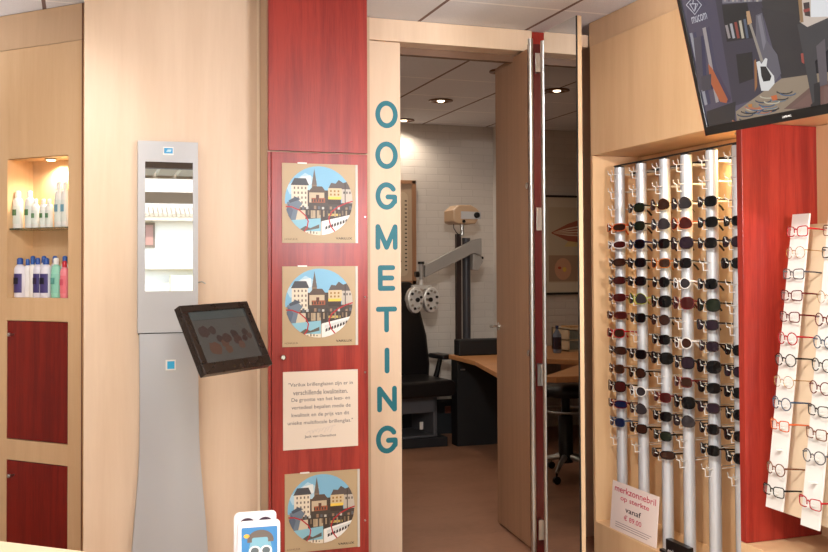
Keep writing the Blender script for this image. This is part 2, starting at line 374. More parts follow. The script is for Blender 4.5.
mb.box((xl,0,zb-.02),(xr,D,zb),BEECH_WARM).box((xl,.018,0),(xr,D,zb-.02),BEECH_TOP).box((xl,0,za),(xr,.018,zb-.02),BEECH_WARM)
mb.box((xl,0,zd),(xr,.018,zc),BEECH_WARM).box((xl,0,0),(xr,.018,.08),BEECH_WARM)
mb.box((xl,0,zt),(xr,D,atf(40,46).z),BEECH_WARM).box((xl,D-.02,zb),(xr,D,zt),BEECH_WARM)
fr=mb.build('frame',fx)
zz=atf(40,46).z
Bx((XL,.002,zz+.003),(-.001,D,H-.003),BEECH_TOP).build('cornice_panel',fx)
Bx((xl,.0,zt),(xr,.018,zt+.001),BEECH_WARM).build('niche_lip',fx)
Bx((-.006,-.003,0),(-.001,0,H-.004),mat('dark_joint',(120,70,48),.6)).build('joint_strip',fx)
for (a,b,ky,w_) in ((za,zc,448/2.904+180,'upper'),(zd,.08,330/2.875+360,'lower')):
    dr=Bx((xl+.004,-.001,b+.004),(xr-.004,.017,a-.004),CHERRY_L).build('door',fx,bev=.0015)
    k=atf(14,ky if ky<400 else ky)
    MB().lathe([(.005,0),(.005,-.02),(.009,-.022),(.009,-.034),(.006,-.036)],STEEL,(k.x,-.001,k.z),12,'Y').build('knob',dr)
Bx((xl+.001,.012,zsh-.008),(xr-.001,D-.021,zsh),GLASSM).build('glass_shelf',fx)
ll=MB().lathe([(.028,0),(.032,-.004),(.026,-.006)],STEEL,((xl+xr)/2,.085,zt-.0002),16).build('niche_light',fx)
MB().lathe([(.02,0),(.019,-.003)],mat('lamp_glow_warm',(255,226,170),.4,emis=14),((xl+xr)/2,.085,zt-.006),16).build('bulb',ll)
def lamp(kind,name,loc,energy,color=(1,.9,.75),rot=(0,0,0),size=.1,spot=None,sy=None,blend=.6):
    l=bpy.data.lights.new(name,kind); l.energy=energy; l.color=color
    if kind=='AREA': l.size=size; 
    if kind=='AREA' and sy: l.shape='RECTANGLE'; l.size_y=sy
    if kind in('SPOT','POINT'): l.shadow_soft_size=size
    if kind=='SPOT': l.spot_size=R(spot or 100); l.spot_blend=blend
    o=bpy.data.objects.new(name,l); COL.objects.link(o); o.location=loc; o.rotation_euler=rot; return o
p=Mf@Vector(((xl+xr)/2,.11,zt-.02)); lamp('SPOT','niche_lamp',p,8,(1,.86,.64),size=.02,spot=150)
# bottles
def bottle(fxp,off,zbase,h,r,body,cap,label,lab,wide=1,sub=None,name='lens_fluid_bottle',grp=None,flat=.85):
    r*=1.16; pt=Mf@Vector((fxp,off,zbase))
    t=thing(name,lab,'bottle',pt,RZ,grp)
    B=mat('bottle_'+str(body),body,.35)
    MB().lathe([(r*.9,0),(r,.006),(r,h*.70),(r*.92,h*.75),(r*.72,h*.80),(r*.42,h*.83),(r*.40,h*.85)],B,n=18,sy=flat).build('body',t)
    C_=mat('cap_'+str(cap),cap,.35)
    MB().lathe([(r*.5,h*.835),(r*.5,h*.97),(r*.3,h)],C_,n=14).build('cap',t)
    if label:
        lb=MB(); n=8; vs=[]
        for k in range(n+1):
            a=R(-150+120*k/n); vs+= [((r*1.02)*math.cos(a),(r*1.02)*math.sin(a)*flat-.0005,h*.12),((r*1.02)*math.cos(a),(r*1.02)*math.sin(a)*flat-.0005,h*.6)]
        lb.add(vs,[(2*k,2*k+2,2*k+3,2*k+1) for k in range(n)],PRINT,True,lin(label))
        if sub: lb.prism([(-r*.5,h*.34),(r*.45,h*.34),(r*.45,h*.5),(-r*.5,h*.5)],-r*flat*1.06,-r*flat*1.0,PRINT,lin(sub))
        lb.build('label',t)
W_=(240,238,232)
yb=.052
for i,(px,top,rr,sb) in enumerate([(18,191,.024,(90,130,90)),(29.8,191,.023,(90,140,90)),(35.6,199,.019,(110,150,110)),(43.5,199,.018,(80,130,80)),(49.3,199,.018,(90,140,100)),(59,182,.021,(110,160,180)),(65.2,182,.020,(110,160,180))]):
    a=atf(px,227,yb); tz=atf(px,top,yb).z
    pos=['leftmost','second from the left','third from the left','fourth from the left','fifth from the left','sixth from the left','rightmost'][i]
    bottle(a.x,yb,zsh+.0005,tz-zsh,rr*.95,W_,W_,(226,232,224),('tall ' if i>4 else 'short ' if 1<i<5 else '')+'white bottle on the glass shelf, '+pos+' of seven',sub=sb,name='white_bottle',grp='white bottles on the glass shelf')
lows=[(20,258,.026,(232,228,238),(40,80,160),(70,58,120),(20,18,40),'white bottle with purple label and blue cap, leftmost in the niche'),
 (27.6,259,.017,(236,232,232),(40,90,170),None,None,'plain white bottle with blue cap beside the leftmost purple label'),
 (32.6,258,.017,(240,236,230),(40,90,170),None,None,'plain white bottle with blue cap, third from the left in the niche'),
 (37.8,258,.020,(230,226,236),(40,80,160),(60,50,110),(40,20,60),'narrow white bottle with purple label and blue cap, fourth in the niche'),
 (46,258,.026,(232,228,238),(40,80,160),(70,58,120),(20,18,40),'white bottle with purple label and blue cap beside the mint green bottle'),
 (56.2,258,.023,(150,214,190),(236,238,236),(140,206,184),(90,160,150),'mint green bottle with white cap in the lower niche'),
 (64.5,261,.019,(240,140,150),(206,30,50),(236,120,132),(220,90,110),'pink bottle with red cap in the lower niche')]
for i,(px,top,rr,bc,cc,lc,sc,lab) in enumerate(lows):
    yy=.048 if i!=1 and i!=2 else .066
    a=atf(px,297,yy); bottle(a.x,yy,zb+.0005,atf(px,top,yy).z-zb,rr,bc,cc,lc,lab,sub=sc,name='lens_fluid_bottle',grp='bottles at the bottom of the niche',flat=.85)
for i,px in enumerate((22,33,44,55,65)):
    yy=.125; a=atf(px,256,yy); bottle(a.x,yy,zb+.0005,a.z-zb,.02,(236,232,232),(40,90,170),None,'white bottle with blue cap in the back row of the niche, '+['leftmost','second from the left','middle one','fourth from the left','rightmost'][i],name='lens_fluid_bottle',grp='back row of blue capped bottles')
# ------------------------------------------------------------------ mirror column
yk=4.412
A=at(138,141,'Y',yk);B_=at(198,333,'Y',yk); kx=A.x; kw=B_.x-A.x
kc=thing('mirror_column','grey wall-mounted column with tall mirror and flared foot','mirror',(kx,4.465,0))
def kz(y,x=168): return at(x,y,'Y',yk).z
def kxp(x,y=300): return at(x,y,'Y',yk).x-kx
z0,z1=kz(332.5),kz(141.5); mz0,mz1=kz(291),kz(162); mx0,mx1=kxp(145),kxp(193)
mb=MB(); yf=-.053
mb.box((0,yf,z0),(mx0,0,z1),GREYL).box((mx1,yf,z0),(kw,0,z1),GREYL).box((mx0,yf,mz1),(mx1,0,z1),GREYL).box((mx0,yf,z0),(mx1,0,mz0),GREYL)
mb.build('upper_housing',kc)
Bx((mx0,yf+.004,mz0),(mx1,yf+.012,mz1),MIRR).build('mirror',kc)
prof=[(333.5,139.5,198.5),(380,140,198.5),(430,140,199),(455,139.5,200),(475,138.5,201.5),(500,136.5,203.8),(525,134.2,206),(552,132,207.8),(571,130,209.5)]
ptsL=[(kxp(a,y),max(kz(y),0)) for y,a,b in prof]; ptsR=[(kxp(b,y),max(kz(y),0)) for y,a,b in prof]
ptsL[-1]=(ptsL[-1][0],0);ptsR[-1]=(ptsR[-1][0],0)
mb=MB()
vs=[];NC=10
for (l,r_) in zip(ptsL,ptsR):
    for j in range(NC+1):
        t=j/NC; vs.append((l[0]+(r_[0]-l[0])*t, yf+.004-.018*math.sin(math.pi*t),l[1]))
fs=[(i*(NC+1)+j,(i+1)*(NC+1)+j,(i+1)*(NC+1)+j+1,i*(NC+1)+j+1) for i in range(len(ptsL)-1) for j in range(NC)]
mb.add(vs,fs,GREY,True)
n=len(ptsL)
for P,flip in((ptsL,0),(ptsR,1)):
    v2=[];
    for p_ in P: v2+=[(p_[0],yf+.004,p_[1]),(p_[0],0,p_[1])]
    f2=[(2*i,2*i+1,2*i+3,2*i+2) for i in range(n-1)]
    mb.add(v2,f2,GREY,True)
mb.add([vs[j] for j in range(NC+1)]+[(ptsL[0][0],0,ptsL[0][1]),(ptsR[0][0],0,ptsR[0][1])],[tuple(range(NC+1))+(NC+2,NC+1)],GREY)
mb.build('lower_housing',kc)
Bx((.004,yf+.012,z0-.009),(kw-.004,-.002,z0+.001),mat('gap_dark',(60,58,56),.6)).build('joint',kc)
BLU=(58,160,214)
s1=MB().prism([(kxp(163),kz(155)),(kxp(173.5),kz(155)),(kxp(173.5),kz(147)),(kxp(163),kz(147))],yf-.001,yf,WHITE)
s1.poly([(kxp(164),kz(153.5)),(kxp(172.7),kz(153.5)),(kxp(172.7),kz(148)),(kxp(164),kz(148))],yf-.0013,PRINT,BLU)
s1.poly([(kxp(166),kz(152)),(kxp(170.5),kz(152)),(kxp(171.5),kz(149.5)),(kxp(167.5),kz(149.5))],yf-.0016,PRINT,(190,226,240)); s1.build('sticker',kc)
s1=MB().prism([(kxp(165.3),kz(370)),(kxp(175.5),kz(370)),(kxp(175.5),kz(359.5)),(kxp(165.3),kz(359.5))],yf-.0165,yf-.012,WHITE)
s1.poly([(kxp(167),kz(368.6)),(kxp(174.2),kz(368.6)),(kxp(174.2),kz(361)),(kxp(167),kz(361))],yf-.0168,PRINT,(50,176,226)); s1.build('sticker',kc)
k=kxp(199.5,284); MB().tube([(kw,-.02,kz(283)),(kw+.02,-.035,kz(282)),(kw+.035,-.04,kz(284))],.003,STEEL,6).build('hook',kc)
# ------------------------------------------------------------------ tilted monitor on arm
mc=EYE+ray(226.9,336.2)*3.9
mn=bpy.data.objects.new('touch_monitor',None); COL.objects.link(mn)
mn.matrix_world=Matrix.Translation(mc)@Matrix.Rotation(.66,4,'Z')@Matrix.Rotation(-.49,4,'X')@Matrix.Rotation(-.019,4,'Y')
tag(mn,'dark brown framed monitor tilted up beside the grey mirror column','monitor')
MW,MH=.387,.295; a_=MW/2; b_=MH/2
MB().box((-a_+.012,.012,-b_+.012),(a_-.012,.045,b_-.012),BLACKM).build('back',mn,bev=.008)
MB().box((-a_,-.004,-b_),(a_,.03,-b_+.046),BROWNB).box((-a_,-.004,b_-.030),(a_,.03,b_),BROWNB).box((-a_,-.004,-b_+.046),(-a_+.034,.03,b_-.03),BROWNB).box((a_-.034,-.004,-b_+.046),(a_,.03,b_-.03),BROWNB).build('bezel',mn,bev=.003)
ms=MB(); x0,x1,z0_,z1_=-a_+.034,a_-.034,-b_+.046,b_-.03
ms.poly([(x0,z0_),(x1,z0_),(x1,z1_),(x0,z1_)],.004,MONSCR,(112,104,96))  # screen picture with the shop's reflection painted into its glowing colours
ms.poly([(x0,z1_-.035),(x1,z1_-.035),(x1,z1_),(x0,z1_)],.0038,MONSCR,(104,108,104))
ms.poly([(x0,z1_-.037),(x1,z1_-.037),(x1,z1_-.035),(x0,z1_-.035)],.0036,MONSCR,(84,78,74))
rq=random.Random(3)
for i,(u,v,r_,c) in enumerate([(.16,.60,.030,(92,66,58)),(.30,.62,.020,(88,64,56)),(.24,.26,.034,(128,88,68)),(.38,.44,.018,(84,58,50)),(.44,.34,.022,(124,84,64)),(.50,.44,.026,(92,64,54)),(.47,.22,.020,(126,88,66)),(.66,.50,.022,(80,58,52)),(.68,.38,.026,(96,66,56)),(.72,.28,.020,(128,92,74)),(.82,.40,.016,(84,60,54)),(.86,.52,.018,(82,60,54)),(.92,.44,.016,(96,70,60))]):
    cx=x0+(x1-x0)*u; cz=z0_+(z1_-z0_)*v
    ms.poly([(cx+r_*math.cos(t)*rq.uniform(.8,1.1),cz+r_*.9*math.sin(t)*rq.uniform(.8,1.1)) for t in [2*math.pi*k/14 for k in range(14)]],.0035-.00005*i,MONSCR,c)
ms.build('screen',mn)
MB().lathe([(.0025,-.0055),(.0025,-.003)],CHROME,(.06,0,-b_+.02),8,'Y').build('power_light',mn)
mi_=mn.matrix_world.inverted()
MB().tube([(0,.045,0),(0,.09,-.01),mi_@Vector((mc.x-.05,4.28,1.16)),mi_@Vector((kx+kw-.02,4.42,1.16))],.015,BLACKM,10).build('arm',mn)
# ------------------------------------------------------------------ doors
wl=thing('door_leaf','brown wooden folding door leaf opened into the dark room','door',(2.185,4.50,0),R(-5.5))
Bx((0,0,.012),(.04,.57,2.585),LEAFWOOD).build('panel',wl,bev=.002)
Bx((-.001,-.004,.012),(.041,.0,2.585),mat('pale_edging',(206,176,142),.4)).build('edge_band',wl)
h_=MB().tube([(-.002,.525,1.12),(-.05,.525,1.12)],.007,CHROME,8).tube([(-.05,.53,1.12),(-.05,.47,1.12)],.007,CHROME,8); h_.lathe([(.022,-.004),(.022,0)],CHROME,(0,.525,1.12),14,'X').build('handle',wl)
for y in (187,352):
    z=at(527,y,'Y',4.6).z; MB().lathe([(.016,-.012),(.018,-.004),(.018,0)],CHROME,(0,.03,z),14,'X').build('rosette',wl)
ml=thing('mirrored_door_leaf','narrow mirrored door leaf folded out towards the shop','door',(2.11,3.865,0))
Bx((0,.004,.02),(.004,.325,2.583),MIRD).build('mirror',ml)
Bx((.005,.004,.02),(.026,.325,2.583),CHERRY).build('backing',ml)
Bx((.004,0,.02),(.024,.003,2.583),mat('pale_edging',(206,176,142),.4)).build('edge_band',ml)
MB().box((-.002,.0,.02),(.0035,.006,2.583),BLACKM).build('edge_seal',ml)
rp=thing('hinge_post','dark red hinge post between the two steel rods','post',(2.162,4.455,0))
Bx((0,0,.01),(.060,.03,2.59),mat('oxblood_lacquer',(84,18,16),.3)).build('post',rp)
for y0,y1 in((51,70),(207,230),(365,387),(523,543)):
    a=at(537,y0,'Y',4.37).z; b=at(537,y1,'Y',4.37).z
    hp=MB().box((.010,-.046,b),(.056,-.04,a),STEEL).box((.030,-.04,b),(.036,.0,a),STEEL).build('hinge_plate',rp,bev=.001)
    if y0>300: MB().tube([(.033,-.047,b),(.033,-.047,a)],.003,STEEL,8).build('hinge_pin',hp)
for xx,yp,Y in((530.2,39,4.42),(543.2,41,4.215)):
    a=at(xx,yp,'Y',Y); lab='left' if xx<535 else 'right'
    t=thing('door_rod',lab+' one of two full-height steel rods on the folding doors','door handle',(a.x,Y,0),group='steel rods on the folding doors')
    MB().tube([(0,0,.001),(0,0,a.z)],.0138,STEEL,20).build('rod',t)
    for z in (.35,.95,1.75,2.4):
        MB().tube([(0,0,z),(.024 if lab=='left' else 2.11-a.x+.004,-.02 if lab=='right' else .035,z)],.006,STEEL,8).build('standoff',t)
# ------------------------------------------------------------------ right wall cabinets
XF=2.47
uc=thing('wall_cabinet','long beech wall cabinet above the sunglasses niche','cabinet',(XF,1.2,2.02))
Bx((0,0,0),(.50,3.19,.56),BEECH_WARM).build('body',uc,bev=.002)
bk=Bx((.012,0,.565),(.50,3.215,H-2.02-.003),BEECH_TOP).build('bulkhead',uc)
nl=at(690,140,'Z',2.02)
def nichelight(x,y,e,parent,root):
    t=MB().lathe([(.034,0),(.038,-.004),(.03,-.007)],STEEL,(x-XF,y-1.2,-.0005),18).build('niche_light',uc)
    MB().lathe([(.026,0),(.022,-.003)],mat('lamp_glow_yellow',(255,220,140),.4,emis=16),(x-XF,y-1.2,-.007),18).build('bulb',t)
    lamp('SPOT','niche_lamp',(x,y,1.995),e,(1,.74,.36),size=.03,spot=160)
nichelight(2.67,3.44,26,None,None); nichelight(2.66,2.6,9,None,None)
# sunglasses niche
nb_=thing('sunglasses_niche','beech niche with low base holding the sunglasses poles','cabinet',(XF,3.23,0))
ZS=.165
Bx((0,0,0),(.50,1.16,ZS),BEECH_WARM).build('base',nb_,bev=.002)
Bx((.27,0,ZS),(.30,1.14,2.018),BEECH_WARM).build('back_panel',nb_)
Bx((0,1.14,ZS),(.30,1.16,2.018),BEECH_WARM).build('side_panel',nb_)
fn=tag(Bx((0,0,.366),(.365,.034,2.018),CHERRY).build('partition_panel',loc=(XF,3.192,0),bev=.0015),'red cherry upright panel between sunglasses and spectacles','panel')
n2=thing('spectacles_niche','raised beech platform and niche right of the red upright','cabinet',(XF,1.2,0))
Bx((0,0,0),(.50,2.026,.364),BEECH_WARM).build('base',n2,bev=.002)
Bx((.365,0,.364),(.395,2.026,2.018),BEECH_WARM).build('back_panel',n2)
# ------------------------------------------------------------------ spectacles builders
def outline(st):
    if st=='aviator': return [(.030*math.cos(t)*(1+.10*math.cos(t)*0+.06*math.sin(t)), .026*math.sin(t)-(.004*math.cos(2*t)) ) for t in [2*math.pi*i/20 for i in range(20)]]
    if st=='round': return [(.025*math.cos(t),.023*math.sin(t)) for t in [2*math.pi*i/20 for i in range(20)]]
    e={'wayfarer':.74,'square':.5,'big':.78,'wrap':.8}.get(st,.8); a,b={'wayfarer':(.0275,.021),'square':(.026,.019),'big':(.030,.026),'wrap':(.034,.018)}.get(st,(.028,.021))
    r=[]
    for i in range(20):
        t=2*math.pi*i/20; c,s=math.cos(t),math.sin(t)
        r.append((a*math.copysign(abs(c)**e,c),b*math.copysign(abs(s)**e,s)*(1.0 if s>0 else 1.0)+.12*a*c*(1 if s>0 else -.3)))
    return r
PROTO={}
def specs(style,fm,lm,optical,thin):
    key=(style,fm.name,lm.name,thin)
    if key in PROTO: return PROTO[key]
    r=.0011 if thin else (.0022 if not optical else .0021)
    ol=outline(style); k=5.0 if not optical else 2.2
    gap=.034 if style not in('wrap','big') else .038
    wf=lambda y,z:(k*y*y+ .02*abs(z)*0,y,z)
    fr=MB()
    lens=[]
    for s in(-1,1):
        pts=[wf(s*(gap+p[0]),p[1]) for p in ol]
        fr.tube(pts,r,fm,6,closed=True)
        L_=MB(); n=len(pts); c=wf(s*gap,0); cc=(c[0]-.0015,c[1],c[2])
        L_.add([cc]+[( q[0],q[1],q[2]) for q in pts],[(0,1+i,1+(i+1)%n) if s<0 else (0,1+(i+1)%n,1+i) for i in range(n)],lm,True)
        if optical: pass
        lens.append(L_)
        ye=s*(gap+max(p[0] for p in ol))
    inn=gap-max(p[0] for p in ol)
    fr.tube([wf(-inn,.006),(-.001,0,.010),wf(inn,.006)],r*1.2,fm,6)
    tp=[]
    for s in(-1,1):
        ye=s*(gap+max(p[0] for p in ol)); x0=wf(ye,0)[0]
        T=MB(); T.tube([(x0,ye,.010),(x0+.004,ye*1.03,.010),(x0+.05,ye*1.03,.007),(x0+.095,ye*1.01,.002),(x0+.118,ye*.99,-.014),(x0+.132,ye*.97,-.030)],[r*1.7,r*1.9,r*1.6,r*1.6,r*2.1,r*2.0],fm,6)
        tp.append(T)
    PROTO[key]=(fr,lens,tp,{}); return PROTO[key]
def mk(nm,style,fm,lm,loc,rz,lab,group,optical=False,thin=False,lean=0):
    fr,lens,tp,cache=specs(style,fm,lm,optical,thin)
    o=thing(nm,lab,'glasses',loc,0,group,rot=(0,lean,rz))
    if not cache:
        a=fr.build('frame',o); b=[l.build('lens',o) for l in lens]; c=[t.build('temple',o) for t in tp]
        cache['p']=[a]+b+c
    else:
        for p_ in cache['p']:
            q=p_.copy(); COL.objects.link(q); q.parent=o
    return o
def fmat(n,c,rough=.25,metal=0,alpha=1): return mat('frame_'+n,c,rough,metal,0,alpha)
FMX={'black':fmat('black',(14,12,12)),'dark brown':fmat('dark_brown',(44,24,18)),'tortoiseshell':fmat('tortoise',(96,52,28)),'red':fmat('red',(170,22,34)),'dark red':fmat('dark_red',(96,20,22)),'orange':fmat('orange',(206,92,44)),'white':fmat('white',(232,226,222)),'gold wire':fmat('gold',(200,160,90),.25,1),'silver wire':fmat('silver',(190,188,184),.25,1),'navy':fmat('navy',(24,34,66)),'yellow-green':fmat('lime',(176,186,40)),'brown':fmat('brown',(112,66,42)),'pink':fmat('pink',(206,120,120)),'grey':fmat('grey',(80,78,82)),'blue grey':fmat('blue_grey',(60,76,98)),'amber':fmat('amber',(190,110,50))}
LMX={'k':mat('lens_black',(10,10,12),.08,spec=.3),'b':mat('lens_brown',(50,28,20),.08,spec=.3),'r':mat('lens_red',(62,22,20),.08,spec=.3),'g':mat('lens_grey',(50,45,47),.08,spec=.3),'u':mat('lens_blue',(20,28,58),.08,spec=.3),'p':mat('lens_purple',(36,24,34),.08,spec=.3),'v':mat('lens_green',(26,32,22),.08,spec=.3)}
LN={'k':'black','b':'brown','r':'reddish','g':'grey','u':'blue','p':'purple-brown','v':'dark green'}
XP=2.54
poles=[(619.5,4.33),(641,0),(664.5,0),(686,0),(711.5,0),(738,0)]
PN=['leftmost','second','third','fourth','fifth','rightmost']
ON=['top','second','third','fourth','fifth','sixth','seventh','eighth','ninth','tenth','eleventh','twelfth','thirteenth']
SG=[{1:('wrap','orange','b'),2:('wrap','white','r'),3:('wrap','dark brown','b'),4:('wrap','dark brown','r'),5:('wrap','dark red','r'),6:('wrap','brown','r'),7:('wayfarer','red','b'),8:('wrap','dark brown','b'),9:('wayfarer','tortoiseshell','b'),10:('big','black','r'),11:('wrap','dark red','u'),12:('wayfarer','blue grey','u')},
{0:('wayfarer','black','v'),1:('wayfarer','black','v'),2:('wayfarer','navy','k'),3:('wayfarer','black','k'),4:('wayfarer','black','k'),5:('aviator','yellow-green','g'),6:('wayfarer','black','k'),8:('wayfarer','dark brown','k'),9:('round','black','b'),10:('round','white','g'),11:('aviator','silver wire','g'),12:('wayfarer','black','b')},
{0:('aviator','gold wire','b'),1:('aviator','silver wire','g'),2:('wayfarer','black','k'),3:('wayfarer','amber','b'),4:('round','black','k'),5:('big','black','k'),6:('round','dark brown','b'),7:('wayfarer','black','k'),8:('big','black','k'),10:('wayfarer','dark red','r'),11:('wayfarer','black','k'),12:('wayfarer','black','v'),13:('wrap','black','b')},
{0:('aviator','dark brown','g'),1:('aviator','orange','r'),2:('big','dark brown','p'),3:('wayfarer','black','k'),4:('round','white','g'),5:('big','dark red','r'),7:('round','white','b'),8:('big','black','p'),9:('wayfarer','dark red','b'),10:('big','black','k'),11:('aviator','black','g')},
{0:('wayfarer','black','k'),1:('wayfarer','black','k'),2:('wayfarer','black','k'),4:('wayfarer','black','k'),5:('big','black','v'),6:('wayfarer','black','p'),7:('wayfarer','dark brown','p'),8:('big','black','k'),9:('wayfarer','black','k'),10:('wayfarer','dark brown','p'),11:('wayfarer','dark brown','k'),12:('wayfarer','black','k')},
{1:('square','black','k'),2:('wayfarer','dark brown','p'),3:('wayfarer','black','k'),7:('wayfarer','black','k'),8:('wayfarer','black','p'),9:('wayfarer','black','k'),10:('wayfarer','black','k'),11:('wayfarer','dark brown','k'),12:('wayfarer','black','k')}]
def rowz(k): return 1.45+.287-.0868*k
pegmesh=None
rr_=random.Random(7)
for i,(px,_) in enumerate(poles):
    py=at(px,167-21*i/5,'X',XP); Y=py.y
    t=thing('display_pole',PN[i]+(' of the six silver poles, with a few bare pegs on top' if i!=5 else ' of the six silver poles, half hidden by the red upright'),'display pole',(XP,Y,ZS),group='silver poles in the niche')
    mb=MB().tube([(0,0,.001),(0,0,1.944-ZS)],.0255,ALU,20); mb.tube([(-.016,.018,.003),(-.016,.018,1.938-ZS)],.003,DARKALU,6)
    mb.build('tube',t)
    MB().tube([(0,0,1.942-ZS),(0,0,1.950-ZS)],.024,BLACKM,20).build('cap',t)
    for k in range(-3,14):
        z=rowz(k)-ZS-.0022*i
        if z>1.93-ZS: continue
        if pegmesh is None:
            pm=MB()
            for s in(-1,1):
                pm.tube([(-.018,s*.012,0),(-.050,s*.018,-.004),(-.056,s*.018,.018)],.0017,CLEAR,5)
            pm.tube([(-.022,0,-.034),(-.048,0,-.034),(-.050,0,-.004),(-.066,0,.003)],.0022,WHITE,5); pm.tube([(.02,.02,0),(.13,.025,.0),(.13,-.025,0),(.02,-.02,0)],.0018,CLEAR,5)
            pg=pm.build('peg',t,(0,0,z)); pegmesh=pg.data
        else:
            pg=bpy.data.objects.new('peg',pegmesh); COL.objects.link(pg); pg.parent=t; pg.location=(0,0,z)
    ks=sorted(SG[i])
    for j,k in enumerate(ks):
        st,fc,lc=SG[i][k]
        mk('sunglasses',st,FMX[fc],LMX[lc],(XP-.052,Y-.012+rr_.uniform(-.004,.004),rowz(k)-.004-.0022*i+rr_.uniform(-.002,.002)),R(6+rr_.uniform(-5,5)),
           f'{fc} sunglasses with {LN[lc]} lenses, {ON[j]} pair down the {PN[i]} pole','sunglasses on the silver poles',thin=(st=='aviator'))
rk=thing('display_rail','pair of thin dark rails joining the tops of the silver poles','rail',(XP,3.235,1.956))
MB().tube([(0,0,0),(0,1.04,0)],.004,BLACKM,8).build('front_rail',rk)
MB().tube([(.14,0,-.03),(.14,1.11,-.03)],.008,BLACKM,8).build('rear_rail',rk)
# ------------------------------------------------------------------ spectacles board
LEAN=R(7.3)
sb=thing('spectacles_board','leaning cream board with two white strips of spectacles','display board',(2.505,2.33,.50),rot=(0,LEAN,0))
Bx((.055,0,.01),(.072,.80,1.13),mat('cream_board',(226,204,176),.5)).build('backing',sb)
st1=Bx((0,.70,.022),(.008,.795,1.163),WHITE).build('strip',sb,bev=.0015)
st2=Bx((0,.505,.0),(.008,.60,1.163),WHITE).build('strip',sb,bev=.0015)
st3=Bx((0,.31,.0),(.008,.405,1.163),WHITE).build('strip',sb,bev=.0015)
MB().box((.072,.35,.3),(.26,.45,.36),WHITEM).build('bracket',sb)
Ms=Matrix.Translation((2.505,2.33,.50))@Matrix.Rotation(LEAN,4,'Y')
opts=[('square','red','red'),('round','gold wire','gold'),('square','grey',''),('square','dark red',''),('square','dark red',''),('round','red',''),('round','black',''),('round','gold wire',''),('round','blue grey',''),('square','orange',''),None,('round','brown',''),('square','black','')]
opts2=[None,('square','brown',''),('square','black',''),None,('round','gold wire',''),('round','dark red',''),('round','blue grey',''),('round','black',''),('round','dark red',''),('square','black',''),('square','brown',''),('round','grey',''),None,('square','red','')]
SA=at(798,232,'X',2.61); 
def strip(op,yc,s0,ds,name):
    j=0
    for k,e in enumerate(op):
        s_=s0-ds*k
        pg=MB().box((-.03,-.008,-.006),(.0,.008,-.001),WHITE).build('peg',st1 if name=='left' else st2,(0,yc,s_-.006))
        if not e: continue
        p=Ms@Vector((-.026,yc-.0,s_))
        mk('spectacles',e[0],FMX[e[1]],LENSC,p,R(-5+rr_.uniform(-3,3)),f'{e[1]} {e[0]} spectacles, {ON[j]} pair down the {name} white strip','spectacles on the white strips',optical=True,thin=('wire' in e[1]),lean=0)
        j+=1
strip(opts,.735,1.090,.0830,'left')
strip(opts2,.540,1.088+.083,.0830,'right')
# ------------------------------------------------------------------ price card
P=[at(616.4,483,'X',2.545),at(661.9,494.6,'X',2.55),at(659,547,'X',2.50),at(611.6,529,'X',2.485)]
bl=Vector((2.476,P[3].y,ZS)); br=Vector((2.484,P[2].y,ZS))
ex=(br-bl); wS=ex.length; ex.normalize(); 
hS=.232; ez=Vector((.08,0,.98)); ez=(ez-ex*ez.dot(ex)).normalized(); ey=ez.cross(ex)
pc=bpy.data.objects.new('price_card',None); COL.objects.link(pc); pc.matrix_world=Matrix((( ex.x,ey.x,ez.x,bl.x),(ex.y,ey.y,ez.y,bl.y),(ex.z,ey.z,ez.z,bl.z+.002),(0,0,0,1)))
tag(pc,'small white price card with pink writing leaning against the poles','sign')
mb=MB().prism([(0,0),(wS,0),(wS,hS),(0,hS)],0,.003,PRINT,lin((240,224,216)))
PK=(206,70,96)
for s_,x0,x1,z_,h_2,c in(('merkzonnebril',.06,.95,.80,.13,PK),('op sterkte',.20,.82,.62,.13,PK),('vanaf',.32,.66,.44,.11,(50,40,44)),('€ 89.00',.30,.68,.27,.11,PK)):
    mb.text(s_,wS*x0,hS*z_,wS*(x1-x0),hS*h_2,-.0006,PRINT,c,off=.01)
for q in range(3): mb.poly([(wS*.12,hS*(.17-.045*q)),(wS*(.9-.04*q),hS*(.17-.045*q)),(wS*(.9-.04*q),hS*(.182-.045*q)),(wS*.12,hS*(.182-.045*q))],-.0006,PRINT,(150,130,130))
mb.build('card',pc)
a=at(669,543,'X',2.492)
bb=thing('brand_block','small black block with white lettering at the foot of the poles','sign block',(2.478,at(690,546,'X',2.49).y,ZS+.001))
wY=at(668,546,'X',2.49).y-at(690,546,'X',2.49).y
Bx((0,0,0),(.03,wY,.07),BLACK).build('block',bb,bev=.002)
m_=MB().text('eschenbach',0,0,wY*.8,.022,0,WHITE); o=m_.build('lettering',bb,(-.001,wY*.9,.012),rot=(0,0,R(-90)))
MB().box((-.0,wY,0),(.02,wY+.05,.012),BLACK).build('foot',bb)
